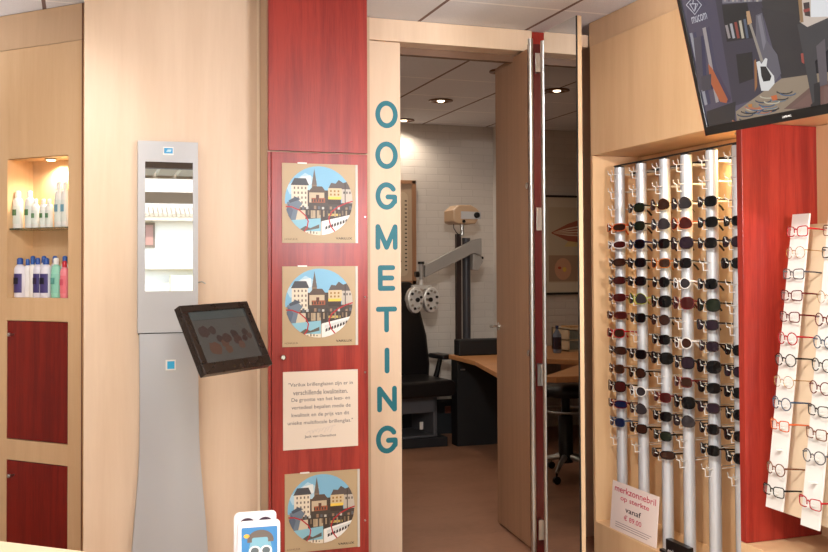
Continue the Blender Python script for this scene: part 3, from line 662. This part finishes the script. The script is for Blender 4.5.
# ------------------------------------------------------------------ television
n0=Vector((-math.cos(R(5.9)),-math.sin(R(5.9)),0)); hx=Vector((math.sin(R(5.9)),-math.cos(R(5.9)),0)); tau=R(14.6)
upv=(Vector((0,0,1))*math.cos(tau)+n0*math.sin(tau)).normalized(); nout=(n0*math.cos(tau)-Vector((0,0,1))*math.sin(tau)).normalized()
C0=EYE+ray(706.8,135.6)*3.3
Mt=Matrix(((hx.x,-nout.x,upv.x,C0.x),(hx.y,-nout.y,upv.y,C0.y),(hx.z,-nout.z,upv.z,C0.z),(0,0,0,1)))
tv=bpy.data.objects.new('television',None); COL.objects.link(tv); tv.matrix_world=Mt; tag(tv,'large black television hung tilted from the ceiling at upper right','television')
TW,TH=.95,.56
MB().box((0,.0,0),(TW,.045,TH),BLACK).build('housing',tv,bev=.003)
bz=.016
MB().box((0,-.006,0),(TW,0,.030),BLACK).box((0,-.006,TH-bz),(TW,0,TH),BLACK).box((0,-.006,0),(bz,0,TH),BLACK).box((TW-bz,-.006,0),(TW,0,TH),BLACK).build('bezel',tv,bev=.0015)
MB().box((-.0012,-.005,-.001),(0,.03,TH),mat('red_edge',(150,40,24),.3)).build('edge_trim',tv)
MB().text('SAMSUNG',.345,.012,.036,.006,-.0065,WHITE).build('brand_lettering',tv)
Mti=Mt.inverted()
def tvp(x,y):
    x=680+x/3.946;y=y/3.946; o=Mti@EYE; dd=Mti.to_3x3()@ray(x,y); p=o+dd*((-.001-o.y)/dd.y); return (p.x,p.z)
scr=MB(); scr.poly([(bz,.03),(TW-bz,.03),(TW-bz,TH-bz),(bz,TH-bz)],-.0008,SCREEN,(84,78,96))
LY=[0]
def tq(c,pts):
    pp=[tvp(*p) for p in pts]
    # clip to the screen rectangle
    for ax,lim,sg in((0,bz,1),(0,TW-bz,-1),(1,.03,1),(1,TH-bz,-1)):
        res=[]
        for i in range(len(pp)):
            a,b=pp[i],pp[(i+1)%len(pp)]; da=(a[ax]-lim)*sg; db=(b[ax]-lim)*sg
            if da>=0: res.append(a)
            if da*db<0: q=da/(da-db); res.append((a[0]+(b[0]-a[0])*q,a[1]+(b[1]-a[1])*q))
        pp=res
        if len(pp)<3: return
    LY[0]+=1; scr.poly(pp,-.0008-.00004*LY[0],SCREEN,c)
tq((74,68,88),[(20,-60),(160,-60),(230,540),(60,560)])
tq((58,52,66),[(130,-60),(330,-60),(330,380),(210,420)])
tq((48,44,46),[(300,-60),(900,-60),(900,300),(410,300)])
tq((44,40,44),[(320,30),(470,60),(500,300),(400,310)])
tq((150,132,112),[(400,310),(900,240),(900,420),(230,520),(220,440)])
tq((110,82,74),[(410,430),(530,330),(900,260),(900,420),(560,430)])
tq((120,88,80),[(440,425),(540,345),(640,330),(600,410)])
tq((34,32,38),[(105,440),(220,400),(215,500),(110,540)])
tq((26,24,28),[(165,20),(265,10),(290,150),(185,165)])
for i,c in enumerate([(150,140,140),(170,166,170),(140,60,50),(190,180,160),(80,90,110)]):
    tq(c,[(178+18*i,100-6*i),(188+18*i,98-6*i),(200+18*i,150),(190+18*i,152)])
tq((120,116,126),[(165,-40),(320,-50),(325,5),(168,14)])
for i in range(9): tq([(160,150,150),(90,80,90),(180,170,160)][i%3],[(172+16*i,-20),(180+16*i,-20),(182+16*i,6),(174+16*i,7)])
tq((98,94,104),[(300,60),(325,50),(345,160),(385,215),(400,290),(370,330),(330,320),(300,150)])
tq((126,122,132),[(306,64),(318,58),(340,165),(330,200)])
tq((22,20,24),[(222,215),(285,205),(290,310),(235,330)])
tq((150,140,130),[(262,60),(272,60),(330,240),(320,245)]); tq((190,150,110),[(262,45),(275,42),(285,90),(268,98)])
tq((222,220,218),[(302,245),(315,240),(322,252),(338,228),(346,232),(342,262),(372,300),(374,330),(350,358),(322,358),(316,330)])
tq((30,28,30),[(318,262),(340,262),(362,300),(356,318),(330,322),(322,300)])
tq((150,100,60),[(294,240),(300,232),(304,260),(306,340),(296,362)])
for i in range(24):
    cx=240+rr_.uniform(0,210); cy=440-.45*(cx-240)+rr_.uniform(-15,45); c=[(50,60,80),(180,110,80),(40,36,40),(110,120,130),(70,90,120),(190,180,160)][i%6]
    pts=[(cx+22*math.cos(t)*1.4,cy+10*math.sin(t)) for t in [R(a) for a in range(0,200,25)]]; a_,b_=band(pts,2.4)
    for j in range(len(pts)-1): tq(c,[a_[j],a_[j+1],b_[j+1],b_[j]])
tq((200,100,50),[(365,378),(388,372),(392,390),(372,396)]); tq((190,120,50),[(275,410),(292,408),(290,422),(278,422)])
tq((150,150,158),[(45,130),(55,128),(115,410),(104,415)]); tq((160,150,150),[(95,110),(108,105),(160,400),(148,404)])
tq((176,90,50),[(118,250),(135,270),(195,390),(190,405),(165,400),(125,320)]); tq((70,66,80),[(60,150),(90,140),(100,350),(80,360)])
tq((60,58,70),[(90,300),(130,290),(130,350),(95,360)])
# seated figure holding sheet, shown only on the screen
tq((58,56,60),[(470,95),(600,60),(900,60),(900,200),(640,150),(540,240),(560,400),(530,410),(500,250)])
tq((26,24,28),[(535,330),(560,320),(562,420),(525,425),(522,412),(538,400)])
tq((206,190,178),[(493,-40),(900,-40),(900,80),(600,65),(510,105),(480,85)]); tq((150,116,80),[(470,-40),(485,-40),(495,85),(482,88)])
tq((232,232,234),[(524,-30),(640,-30),(650,62),(524,66)])
tq((60,44,44),[(494,10),(518,6),(522,64),(500,60)]); tq((150,60,54),[(494,36),(520,30),(520,42),(496,48)]); tq((160,70,60),[(484,210),(494,208),(498,250),(488,244)])
tq((92,84,90),[(545,180),(580,150),(590,330),(560,340)])
lg=(198,196,206)
for pts in([(32,18),(62,-16),(92,18),(66,56),(32,18)],[(46,14),(78,14),(64,44),(46,14)],[(62,-14),(58,12),(70,12),(66,40)]):
    a_,b_=band(pts,1.7)
    for j in range(len(pts)-1): tq(lg,[a_[j],a_[j+1],b_[j+1],b_[j]])
q0=tvp(52,94); q1=tvp(112,80); scr.text('mucom',q0[0],q0[1],q1[0]-q0[0],.022,-.0040,SCREEN,lg)
scr.build('screen',tv)
tb=MB().box((TW*.4,.045,TH*.3),(TW*.6,.07,TH*.7),BLACKM); tb.build('mount_plate',tv)
c_=Mt@Vector((TW*.5,.07,TH*.5)); 
arm=MB(); lo=Mti@Vector((c_.x+.03,c_.y,H-.001)); arm.tube([Mti@c_,Mti@(c_+Vector((.03,0,.06))),lo],.02,BLACKM,12); arm.build('ceiling_pole',tv)
# ------------------------------------------------------------------ counter and leaflets in front
cn=thing('counter','cream-topped counter whose far corner shows bottom left','counter',(-.03,2.37,0),R(-40))
Bx((-1.2,-.62,.755),(1.0,.1,.777),CREAM).build('top',cn,bev=.003)
Bx((-1.15,-.58,0),(.95,.05,.755),BEECH).build('body',cn)
lf=thing('leaflet_holder','clear stand of rounded leaflets with a blue portrait in sunglasses','leaflet stand',(.312,2.07,.778),R(-4))
def rp(x,z): return rrect(x,0.001,x+.088,z,.009)
MB().prism([(0.0,.0),(.1,0),(.1,.10),(.0,.10)],.040,.043,BLACK).prism([(-.002,0),(.102,0),(.102,.006),(-.002,.006)],-.012,.04,CLEAR).build('holder',lf)
for dx,zt_,y,lab in((0,.152,.022,'rear'),(.006,.137,.004,'front')):
    L_=MB()
    for q in range(3): L_.prism([(p_[0]+dx-.001*q,p_[1]) for p_ in rp(0,zt_-.002*q)],y+.003*q,y+.003*q+.0015,PRINT,lin((240,236,240)))
    if lab=='rear':
        for cx in(.026,.064): L_.poly(arc(cx,zt_-.026,.016,.013,0,180,10),y-.0002,PRINT,(70,44,60)); L_.poly(arc(cx,zt_-.028,.013,.010,0,180,10),y-.0004,PRINT,(30,24,32))
    else:
        q0_=zt_-.160
        L_.poly(rrect(dx+.006,.008,dx+.082,zt_-.014,.003),y-.0002,PRINT,(66,136,198))
        L_.poly(arc(dx+.046,.085+q0_,.026,.050,0,360,20)[:-1],y-.0004,PRINT,(124,176,200)); L_.poly(arc(dx+.046,.118+q0_,.028,.022,-10,190,14),y-.0006,PRINT,(110,100,96)); L_.poly(rrect(dx+.028,.098+q0_,dx+.062,.124+q0_,.004),y-.0007,PRINT,(128,180,202))
        for cx in(.034,.058): L_.poly(arc(dx+cx,.096+q0_,.0125,.011,0,360,14)[:-1],y-.0008,PRINT,(236,236,240)); L_.poly(arc(dx+cx,.096+q0_,.0085,.0075,0,360,14)[:-1],y-.001,PRINT,(92,104,112))
        L_.poly(arc(dx+.017,.128+q0_,.0065,.0045,0,360,14)[:-1],y-.0006,PRINT,(240,190,80)); L_.poly(rrect(dx+.03,.008,dx+.062,.05,.002),y-.0005,PRINT,(120,170,200))
    L_.build('leaflet',lf)
# ------------------------------------------------------------------ consulting room
# platform and exam chair
DK=mat('dark_platform',(22,24,30),.5)
pf=tag(Bx((0,0,0),(.48,.50,.075),DK).build('platform',loc=(2.35,7.40,0),bev=.004),'low black platform under the examination chair','platform')
ex_=thing('examination_chair','black leather examination chair with tall tapering back','chair',(2.50,7.62,.075),R(8))
MB().box((-.24,-.20,.0),(.24,.2,.02),mat('grey_base',(92,92,96),.4)).box((.20,-.20,0),(.235,.2,.34),mat('grey_base',(92,92,96),.4)).box((-.235,-.2,0),(-.2,.2,.34),mat('grey_base',(92,92,96),.4)).box((-.235,-.2,.2),(.235,.2,.34),mat('grey_base',(92,92,96),.4)).build('base',ex_,bev=.006)
MB().box((.07,-.21,.07),(.10,-.205,.13),WHITE).build('pedal',ex_)
MB().prism(rrect(-.29,.34,.34,.47,.05),-.34,.24,LEATHER).build('seat',ex_,bev=.02)
bkp=[(-.27,.42),(.36,.42),(.37,.55),(.34,.80),(.24,1.16),(.20,1.26),(-.12,1.26),(-.18,1.16),(-.26,.8)]
MB().prism(bkp,.16,.27,LEATHER).build('backrest',ex_,bev=.03)
for s in(-1,1):
    ar=MB().tube([(s*.29+.04,.02,.42),(s*.30+.05,.0,.52),(s*.31+.06,-.01,.62)],[.026,.022,.02],BLACK,10).build('armrest',ex_)
    MB().prism(rrect(s*.31,.615,s*.31+.115,.655,.018),-.16,.10,LEATHER).build('arm_pad',ar,bev=.01)
# instrument stand
X0,Y0=3.03,7.47
ist=thing('instrument_stand','dark column stand with long grey arm in the consulting room','instrument stand',(X0,Y0,0))
zP=lambda y,x=468:at(x,y,'Y',Y0).z
xP=lambda x,y=300:at(x,y,'Y',Y0).x-X0
MB().box((xP(457.5),.01,.0),(xP(462),.05,zP(234)),mat('column_brown',(46,32,30),.4)).tube([(xP(466.5),0,0),(xP(466.5),0,zP(238))],.034,mat('column_grey',(52,52,58),.35),18).build('column',ist)
MB().tube([(xP(462.5),0,zP(236)),(xP(462.5),0,zP(222))],.018,STEEL,12).build('post',ist)
ap=[(xP(421),zP(265)),(xP(470),zP(240)),(xP(477),zP(238.5)),(xP(477),zP(256)),(xP(469),zP(253.5)),(xP(421),zP(277))]
gm=mat('arm_grey',(150,146,142),.4)
MB().prism(ap,-.11,-.05,gm).build('swing_arm',ist,bev=.006)
MB().prism([(xP(468.5),zP(254)),(xP(477),zP(256)),(xP(478.5),zP(262)),(xP(474),zP(270.5)),(xP(468.5),zP(270))],-.10,-.04,gm).build('elbow_box',ist,bev=.005)
MB().tube([(xP(477),-.07,zP(258)),(xP(480),-.07,zP(258))],.012,BLACK,10).build('arm_knob',ist)
MB().tube([(xP(418),-.08,zP(264)),(xP(418),-.08,zP(279))],.020,gm,12).build('arm_pivot',ist)
MB().tube([(xP(418),-.08,zP(264)),(xP(418),-.08,zP(261.5))],.028,BLACK,12).build('pivot_knob',ist)
MB().tube([(xP(415.5),-.08,zP(274)),(xP(412),-.08,zP(274))],.024,BLACK,12).build('side_knob',ist)
# phoropter
ph=thing('phoropter','silver double-disc eye test instrument hanging over the black chair','instrument',(X0+xP(418),Y0-.08,zP(298.5))); ph.scale=(1.02,1.02,1.02)
SIL=mat('phoropter_silver',(214,212,208),.3,.35)
MB().box((-.075,-.02,.085),(.08,.03,.115),SIL).tube([(0,0,.11),(0,0,.18)],.016,SIL,10).build('bridge_bar',ph,bev=.003)
for s in(-1,1):
    bnk=MB(); c=(s*.066+.005,-.02,0)
    pts=[(c[0]+.062*math.cos(t)*(1.0+.1*(math.sin(t)>0)),c[2]+(.105 if math.sin(t)<0 else .10)*math.sin(t)) for t in [2*math.pi*i/24 for i in range(24)]]
    bnk.prism(pts,-.05,.03,SIL); b=bnk.build('lens_disc',ph,bev=.008)
    MB().lathe([(.018,-.06),(.018,-.05),(.012,-.048)],BLACK,(c[0]-s*.012,0,.0),14,'Y').build('eyepiece',b)
    for k in range(9):
        t=2*math.pi*k/9+.3; MB().lathe([(.009,-.066),(.011,-.06),(.011,-.05)],BLACKM if k%3==0 else CHROME,(c[0]+.043*math.cos(t),0,.07*math.sin(t)),8,'Y').build('dial',b)
# projector
pj=thing('chart_projector','small beige chart projector on top of the dark column','projector',(X0+xP(462.5),Y0,zP(222)))
OR=mat('beige_case',(188,158,128),.45); px_=.0083
MB().prism([(-14*px_,-.005),(-9*px_,-.02),(10*px_,-.02),(13*px_,.02),(15.5*px_,.025),(15.5*px_,.075),(11*px_,.11),(5*px_,.135),(-8*px_,.135),(-14*px_,.09)],-.10,.12,OR).build('case',pj,bev=.012)
MB().prism([(-6*px_,.02),(15*px_,.02),(15*px_,.078),(-6*px_,.082)],-.106,-.098,mat('panel_grey',(190,190,192),.4)).build('front_panel',pj)
MB().lathe([(.018,-.125),(.024,-.122),(.025,-.1)],BLACK,(10.5*px_,0,.052),16,'Y').build('lens',pj)
MB().lathe([(.012,-.112),(.014,-.1)],BLACK,(-3*px_,0,.0),12,'Y').build('dial',pj)
MB().tube([(-9*px_,.0,-.01),(-9*px_,.0,-.05),(-6*px_,0,-.09),(-3*px_,0,-.11)],.004,BLACK,6).build('cable',pj)
# instrument table
it=thing('instrument_table','black cabinet with wood-edged top beside the open leaf','cabinet',(2.80,5.98,0))
tz=.735
MB().prism([(0,0),(1,0),(1,1),(0,1)],0,.001,DK) 
def hprism(pts,z0,z1,m):
    n=len(pts); mb=MB(); ar=sum(pts[i][0]*pts[(i+1)%n][1]-pts[(i+1)%n][0]*pts[i][1] for i in range(n))
    if ar<0: pts=pts[::-1]
    vs=[(p[0],p[1],z0) for p in pts]+[(p[0],p[1],z1) for p in pts]
    mb.add(vs,[tuple(reversed(range(n))),tuple(range(n,2*n))]+[(i,(i+1)%n,n+(i+1)%n,n+i) for i in range(n)],m); return mb
p1=at(457.5,356.5,'Z',tz); p2=at(475,361,'Z',tz); p3=at(499,374,'Z',tz)
LP=lambda v:(v.x-2.80,v.y-5.98)
hprism([LP(p1),LP(p2),LP(p3),(.69,LP(p3)[1]),(.69,LP(p1)[1]+.2),(LP(p1)[0],LP(p1)[1]+.2)],tz-.035,tz,DESKWOOD).build('top',it,bev=.004)
Bx((LP(p1)[0]+.02,LP(p1)[1]+.06,0),(.68,LP(p1)[1]+.19,tz-.035),BLACKM).build('body',it)
a=at(465,352,'Y',p1.y+.05); Bx((a.x-2.8-.06,p1.y-5.98+.03,tz),(a.x-2.8+.40,p1.y-5.98+.15,tz+.13),BLACKM).build('console',it,bev=.01)
kx_=at(464,370,'Y',p1.y); MB().box((kx_.x-2.8-.02,p1.y-5.98-.005+.03,kx_.z-.005),(kx_.x-2.8+.02,p1.y-5.98+.03,kx_.z+.005),STEEL).build('drawer_pull',it)
bx_=thing('tiered_box','tan storage box on the black console beside the wooden leaf','box',(3.13,6.82,tz+.001))
MB().box((-.02,0,0),(.28,.2,.125),mat('tan_box',(196,152,116),.5)).build('box',bx_,bev=.003)
MB().box((-.02,-.003,.06),(.28,0,.066),BROWNB).build('seam',bx_)
dv=thing('hand_tool','small pale instrument with black clamp on the tan box','instrument',(3.13,6.86,tz+.127))
MB().prism([(0,0),(.12,0),(.13,.04),(.02,.045)],0,.1,mat('pale_tool',(176,170,160),.4)).build('base',dv,bev=.004)
MB().tube([(.03,.03,.045),(.045,.03,.09),(.11,.03,.07),(.15,.03,.10)],.009,BLACK,8).build('clamp',dv)
so=tag(Bx((0,0,0),(.022,.07,.10),mat('terracotta',(190,96,60),.5)).build('socket_box',loc=(2.775,6.02,.52)),'small orange box at the edge of the wooden leaf','box')
# wall socket + skirting detail
sk=tag(Bx((0,0,0),(.05,.012,.06),mat('brown_socket',(120,70,56),.4)).build('wall_socket',loc=(3.02,7.952,.18)),'small brown socket on the dark skirting','socket')
# vision chart on the back wall
vc=thing('vision_chart','wood-framed number chart on the white brick wall beside the letters','chart',(2.30,7.975,1.31))
Bx((0,-.02,0),(.455,0,.90),mat('chart_backing',(186,160,134),.5)).build('backing',vc)
fm=wood('chart_frame_wood',(150,108,78),(176,132,98))
MB().box((0,-.035,0),(.455,-.02,.03),fm).box((0,-.035,.87),(.455,-.02,.9),fm).box((0,-.035,0),(.03,-.02,.9),fm).box((.42,-.035,0),(.455,-.02,.9),fm).build('frame',vc)
m_=MB().prism(rrect(.07,.07,.385,.80,.05),-.023,-.0205,PRINT,lin((200,178,150)))
for q in range(18): m_.poly([(.355,.12+.035*q),(.375,.12+.035*q),(.375,.132+.035*q),(.355,.132+.035*q)],-.0235,PRINT,(70,56,50))
for q in range(6): m_.text(['E','F P','T O Z','L P E D','P E C F D','E D F C Z P'][q],.2-.02*q,.68-.1*q,.05+.035*q,.05-.005*q,-.0235,PRINT,(60,50,46))
m_.build('chart',vc)
# things reflected in the mirrored leaf: poster, desk, stool
po=thing('anatomy_poster','framed eye anatomy poster seen in the mirrored door leaf','poster',(-.32,7.975,1.22))
PW,PH=.52,.87
MB().prism([(0,0),(PW,0),(PW,PH),(0,PH)],-.012,-.002,PRINT,lin((214,200,178))).build('sheet',po)
MB().box((0,-.02,-.02),(PW,0,0),BLACK).box((0,-.02,PH),(PW,0,PH+.02),BLACK).build('hanging_rail',po)
pm=MB(); pm.poly([(0.02,.09),(.5,.09),(.5,.78),(.02,.78)],-.0125,PRINT,(200,184,160)); pm.poly([(.2,.1),(.5,.1),(.5,.34),(.2,.34)],-.0128,PRINT,(170,140,116))
pm.poly([(.06,.62),(.14,.68),(.3,.63),(.47,.55),(.47,.54),(.3,.47),(.14,.45),(.06,.49)],-.013,PRINT,(166,92,70))
for q in range(4): pm.poly([(.08,.51+.035*q),(.3,.52+.02*q),(.46,.542+.002*q),(.3,.532+.02*q),(.08,.525+.035*q)],-.0133,PRINT,(232,206,180))
pm.poly([(.1,.42),(.34,.42),(.3,.47),(.1,.45)],-.013,PRINT,(216,190,130))
pm.poly(arc(.355,.215,.085,.10,0,360,24)[:-1],-.0131,PRINT,(212,160,128)); pm.poly(arc(.34,.21,.02,.022,0,360,14)[:-1],-.0134,PRINT,(236,196,90)); pm.poly(arc(.39,.225,.018,.012,0,360,14)[:-1],-.0134,PRINT,(190,80,56)); pm.build('picture',po)
dk=thing('corner_desk','light brown corner desk seen in the mirrored door leaf','desk',(0,0,0))
hprism([(-.33,7.96),(-.33,5.65),(.2,5.65),(1.30,5.66),(1.36,5.72),(.55,6.56),(1.2,7.3),(1.2,7.96)],.70,.74,DESKWOOD).build('top',dk,bev=.004)
hprism([(-.3,7.9),(-.3,5.7),(-.28,5.7),(-.28,7.9)],0,.70,PLASTER).build('side_panel',dk); Bx((.05,6.62,.52),(.62,6.9,.699),DESKWOOD).build('drawer_box',dk)
for q in((.3,5.74),(1.12,7.9),(1.12,7.35)): MB().tube([(q[0],q[1],0),(q[0],q[1],.70)],.02,BLACKM,10).build('leg',dk)
dw=thing('drawer_unit','small pale drawer unit on the corner desk, in the mirror','drawer unit',(-.0,7.3,.741))
MB().box((0,0,0),(.34,.3,.012),CREAM).box((0,0,.09),(.34,.3,.1),CREAM).box((0,0,.18),(.34,.3,.195),CREAM).box((0,0,0),(.012,.3,.19),CREAM).box((.328,0,0),(.34,.3,.19),CREAM).box((0,.28,0),(.34,.3,.19),CREAM).build('shell',dw)
for z in(.015,.105): MB().box((.015,.004,z),(.325,.27,z+.07),mat('drawer_grey',(120,132,128),.3)).build('drawer',dw,bev=.003)
MB().box((.04,.05,.196),(.3,.2,.21),mat('card_box',(206,160,110),.5)).build('tray',dw)
wb=thing('water_bottle','dark-labelled bottle on the corner desk, in the mirror','bottle',(.47,7.25,.741))
MB().lathe([(.034,0),(.036,.01),(.036,.15),(.012,.19),(.012,.2)],mat('bottle_blueclear',(120,130,150),.2),n=16).build('body',wb)
MB().lathe([(.0365,.03),(.0365,.13)],mat('bottle_label',(46,34,50),.4),n=16).build('label',wb); MB().lathe([(.014,.2),(.014,.225)],mat('cap_navy',(28,40,90),.4),n=12).build('cap',wb)
sl=thing('swivel_stool','black swivel stool with foot ring and five-star base, in the mirror','stool',(1.03,6.05,0))
MB().lathe([(.17,.56),(.19,.58),(.19,.615),(.16,.635),(.02,.64)],LEATHER,n=28).build('seat',sl)
MB().lathe([(.05,.10),(.05,.42),(.03,.43),(.03,.56)],BLACK,n=16).build('column',sl)
MB().tube([(.16*math.cos(t),.16*math.sin(t),.46) for t in [2*math.pi*i/24 for i in range(24)]],.008,STEEL,8,closed=True).build('foot_ring',sl)
for q in range(5):
    t=2*math.pi*q/5+.4; c,s=math.cos(t),math.sin(t)
    lg_=MB().tube([(.04*c,.04*s,.14),(.15*c,.15*s,.12),(.27*c,.27*s,.075)],[.022,.018,.012],STEEL,8).build('leg',sl)
    MB().lathe([(.026,-.012),(.026,.012)],BLACK,(.27*c,.27*s,.027),14,'Y').tube([(.27*c,.27*s,.075),(.27*c,.27*s,.03)],.007,BLACK,6).build('castor',lg_)
# downlights in the consulting room
GLOW=mat('lamp_glow',(255,232,196),.4,emis=10)
RING=mat('downlight_ring',(120,84,60),.35,.6)
DL=[(2.56,5.66),(2.56,6.80),(2.60,7.80),(1.02,6.16),(1.02,7.3)]
for i,(x,y) in enumerate(DL):
    t=thing('ceiling_downlight','recessed round downlight in the dark room, '+['half hidden by the wooden leaf','in the middle of the visible ceiling','near the back brick wall','seen in the mirrored leaf','over the desk, in the mirror'][i],'ceiling light',(x,y,H),group='consulting room downlights')
    MB().lathe([(.09,-.001),(.092,-.008),(.062,-.012),(.055,-.004)],RING,n=26).build('ring',t)
    MB().lathe([(.028,-.006),(.024,-.012)],GLOW,n=16).build('bulb',t)
    lamp('SPOT','downlight_lamp',(x,y,H-.03),17,(1,.86,.70),size=.04,spot=150)
# ------------------------------------------------------------------ shop behind the camera
struct('trim_4',MB().box((-3.2,-2.56,2.20),(3.1,-2.48,2.325),mat('transom_grey',(150,140,128),.5)).box((-3.2,-2.58,2.595),(3.1,-2.46,2.78),mat('fascia_dark',(104,90,80),.6)))
struct('window_1',MB().box((-3.2,-2.56,.0),(3.1,-2.48,.35),mat('transom_grey',(150,140,128),.5)).box((-1.2,-2.56,.35),(-1.12,-2.48,2.22),mat('transom_grey',(150,140,128),.5)).box((3.02,-2.56,.0),(3.1,-2.48,2.7),mat('transom_grey',(150,140,128),.5)).box((-3.2,-2.56,.0),(-3.12,-2.48,2.7),mat('transom_grey',(150,140,128),.5)))
PAN=mat('added_panel_glow',(255,244,226),.4,emis=5)
LPAN=[(-.8,1.6),(.4,1.6),(1.6,1.6),(-.8,3.1),(-.8,-.3),(.4,-.3),(1.6,-.3)]  # unseen ceiling panels, added to brighten the shop
for i,(x,y) in enumerate(LPAN):
    t=thing('added_panel_light','square recessed ceiling light added to brighten the shop, '+str(['front left','front middle','front right','over the left counter','rear left','rear middle','rear right'][i]),'ceiling light',(x+.035,y+.035,H),group='added ceiling lights')
    MB().box((-.29,-.29,-.008),(.29,.29,-.001),WHITEM).build('frame',t); MB().box((-.27,-.27,-.012),(.27,.27,-.008),PAN).build('diffuser',t)
    lamp('AREA','added_panel_lamp',(x+.035,y+.035,H-.03),[10,12,14,8,26,26,26][i],(1,.96,.91),size=.54)
UPW=[42,190,38,150,24]
for i,(x,y) in enumerate([(-1.15,3.1),(1.95,.7),(-1.0,.9),(2.0,-.3),(-1.2,4.9)]):  # out-of-view floor lamps added to lift the ceiling brightness
    t=thing('added_uplighter','steel floor lamp added to brighten the ceiling, standing '+['left of the counter','to the right of the camera','left of the camera','behind the camera on the right','by the far left cabinet end'][i],'floor lamp',(x,y,0),group='added floor lamps')
    MB().lathe([(.14,0),(.14,.015),(.02,.03)],STEEL,n=24).build('base',t); MB().tube([(0,0,.02),(0,0,1.62)],.012,STEEL,10).build('pole',t)
    MB().lathe([(.03,1.60),(.13,1.70),(.135,1.72)],WHITEM,n=24).build('shade',t)
    l=lamp('SPOT','added_uplight',(x,y,1.78),UPW[i],(.94,.95,1),rot=(R(180),0,0),size=.12,spot=130,blend=.5)
    if i in(1,3): l.rotation_euler=(Vector((1.9,4.3,2.71))-l.location).to_track_quat('-Z','Y').to_euler(); l.data.spot_size=R(64)
    if i==3: l.data.spot_size=R(45)
for i,(x,y,tx,ty,tz_,w_,cn_) in enumerate([(.6,1.5,2.5,3.6,1.75,215,76),(.0,2.5,-.45,5.2,1.7,64,46),(1.0,2.1,2.0,4.66,2.2,34,40),(1.25,.9,2.47,2.6,1.2,45,60)]):  # added spotlights, unseen, to brighten the cabinets and header
    dirv=(Vector((tx,ty,tz_))-Vector((x,y,2.56))).normalized()
    t=thing('added_spotlight','small white ceiling spotlight added to brighten '+['the sunglasses poles','the left shelf cabinet','the blue lettered panel','the spectacles board'][i],'spotlight',(x,y,H),group='added spotlights')
    MB().lathe([(.05,-.02),(.05,-.001)],WHITEM,n=20).tube([(0,0,-.02),(0,0,-.15)],.008,WHITEM,8).build('mount',t)
    MB().tube([Vector((0,0,-.15))-dirv*.07,Vector((0,0,-.15))+dirv*.07],.04,WHITEM,18).build('head',t)
    lamp('SPOT','added_spot',Vector((x,y,H-.15))+dirv*.09,w_,(1,.96,.90),rot=dirv.to_track_quat('-Z','Y').to_euler(),size=.05,spot=cn_,blend=.8)
aw=MB()
for q in range(26): aw.box((-3.2+.24*q,-3.5,2.60),(-3.2+.24*q+.2,-2.62,2.66),mat('awning_cream',(224,212,184),.7))
aw.box((-3.2,-3.52,2.57),(3.1,-3.45,2.64),mat('awning_grey',(168,156,140),.7))
tag(aw.build('awning'),'cream slatted awning over the shop front, in the column mirror','awning')
# street across
ST=mat('pavement',(170,166,160),.8); struct('ground',Bx((-30,-30,-.3),(30,-2.6,-.08),ST))
WF=mat('white_render',(236,234,226),.8)
hs=thing('street_house','white rendered house with tiled eave reflected in the column mirror','house',(0,-12,-.1))
Bx((-12,-6,0),(14,0,2.75),WF).build('wall',hs)
def tiles():
    m=wood('roof_tiles',(176,160,140),(214,200,180),(8,8,8),.7,.5); return m
TL=tiles(); rf=MB()
rf.add([(-12,.35,2.65),(14,.35,2.65),(14,-3.5,4.4),(-12,-3.5,4.4),(-12,.35,2.55),(14,.35,2.55),(14,-3.5,4.3),(-12,-3.5,4.3)],[(0,1,2,3),(7,6,5,4),(0,4,5,1),(1,5,6,2),(2,6,7,3),(3,7,4,0)],TL); rf.build('roof',hs)
for q in range(60): pass
ev=MB()
for q in range(70): ev.tube([(-1+.09*q-.5,.38,2.66),(-1+.09*q-.5,.0,2.83)],.045,TL,6)
ev.build('eave_tiles',hs)
wd=MB().box((1.0,.0,2.0),(1.47,.05,2.52),mat('window_brown',(120,106,92),.5)).build('window',hs)
MB().box((1.05,.05,2.05),(1.25,.06,2.47),mat('pane_dark',(110,116,124),.2)).box((1.28,.05,2.05),(1.43,.06,2.47),mat('pane_red',(170,128,116),.4)).build('pane',wd)
MB().box((-12,.0,1.55),(14,.25,1.68),mat('ledge_grey',(196,188,168),.7)).box((1.75,.2,.0),(14,.5,1.42),mat('low_wall',(226,216,180),.8)).build('ledge',hs)
# ------------------------------------------------------------------ world and sun
w=bpy.data.worlds.new('sky'); S.world=w; w.use_nodes=True; nt=w.node_tree; bg=nt.nodes['Background']
sk_=nt.nodes.new('ShaderNodeTexSky'); sk_.sky_type='NISHITA'; sk_.sun_disc=False; sk_.sun_elevation=R(42); sk_.sun_rotation=R(20)
nt.links.new(sk_.outputs[0],bg.inputs[0]); bg.inputs[1].default_value=.5
sun=lamp('SUN','sun',(0,5,8),5,(1,.95,.88),rot=(R(-42),0,R(15))); sun.data.angle=R(.6)
vs_=S.view_settings; S.display_settings.display_device='sRGB'; vs_.view_transform='Standard'; vs_.look='None'; vs_.gamma=1; vs_.use_curve_mapping=False; vs_.exposure=.0
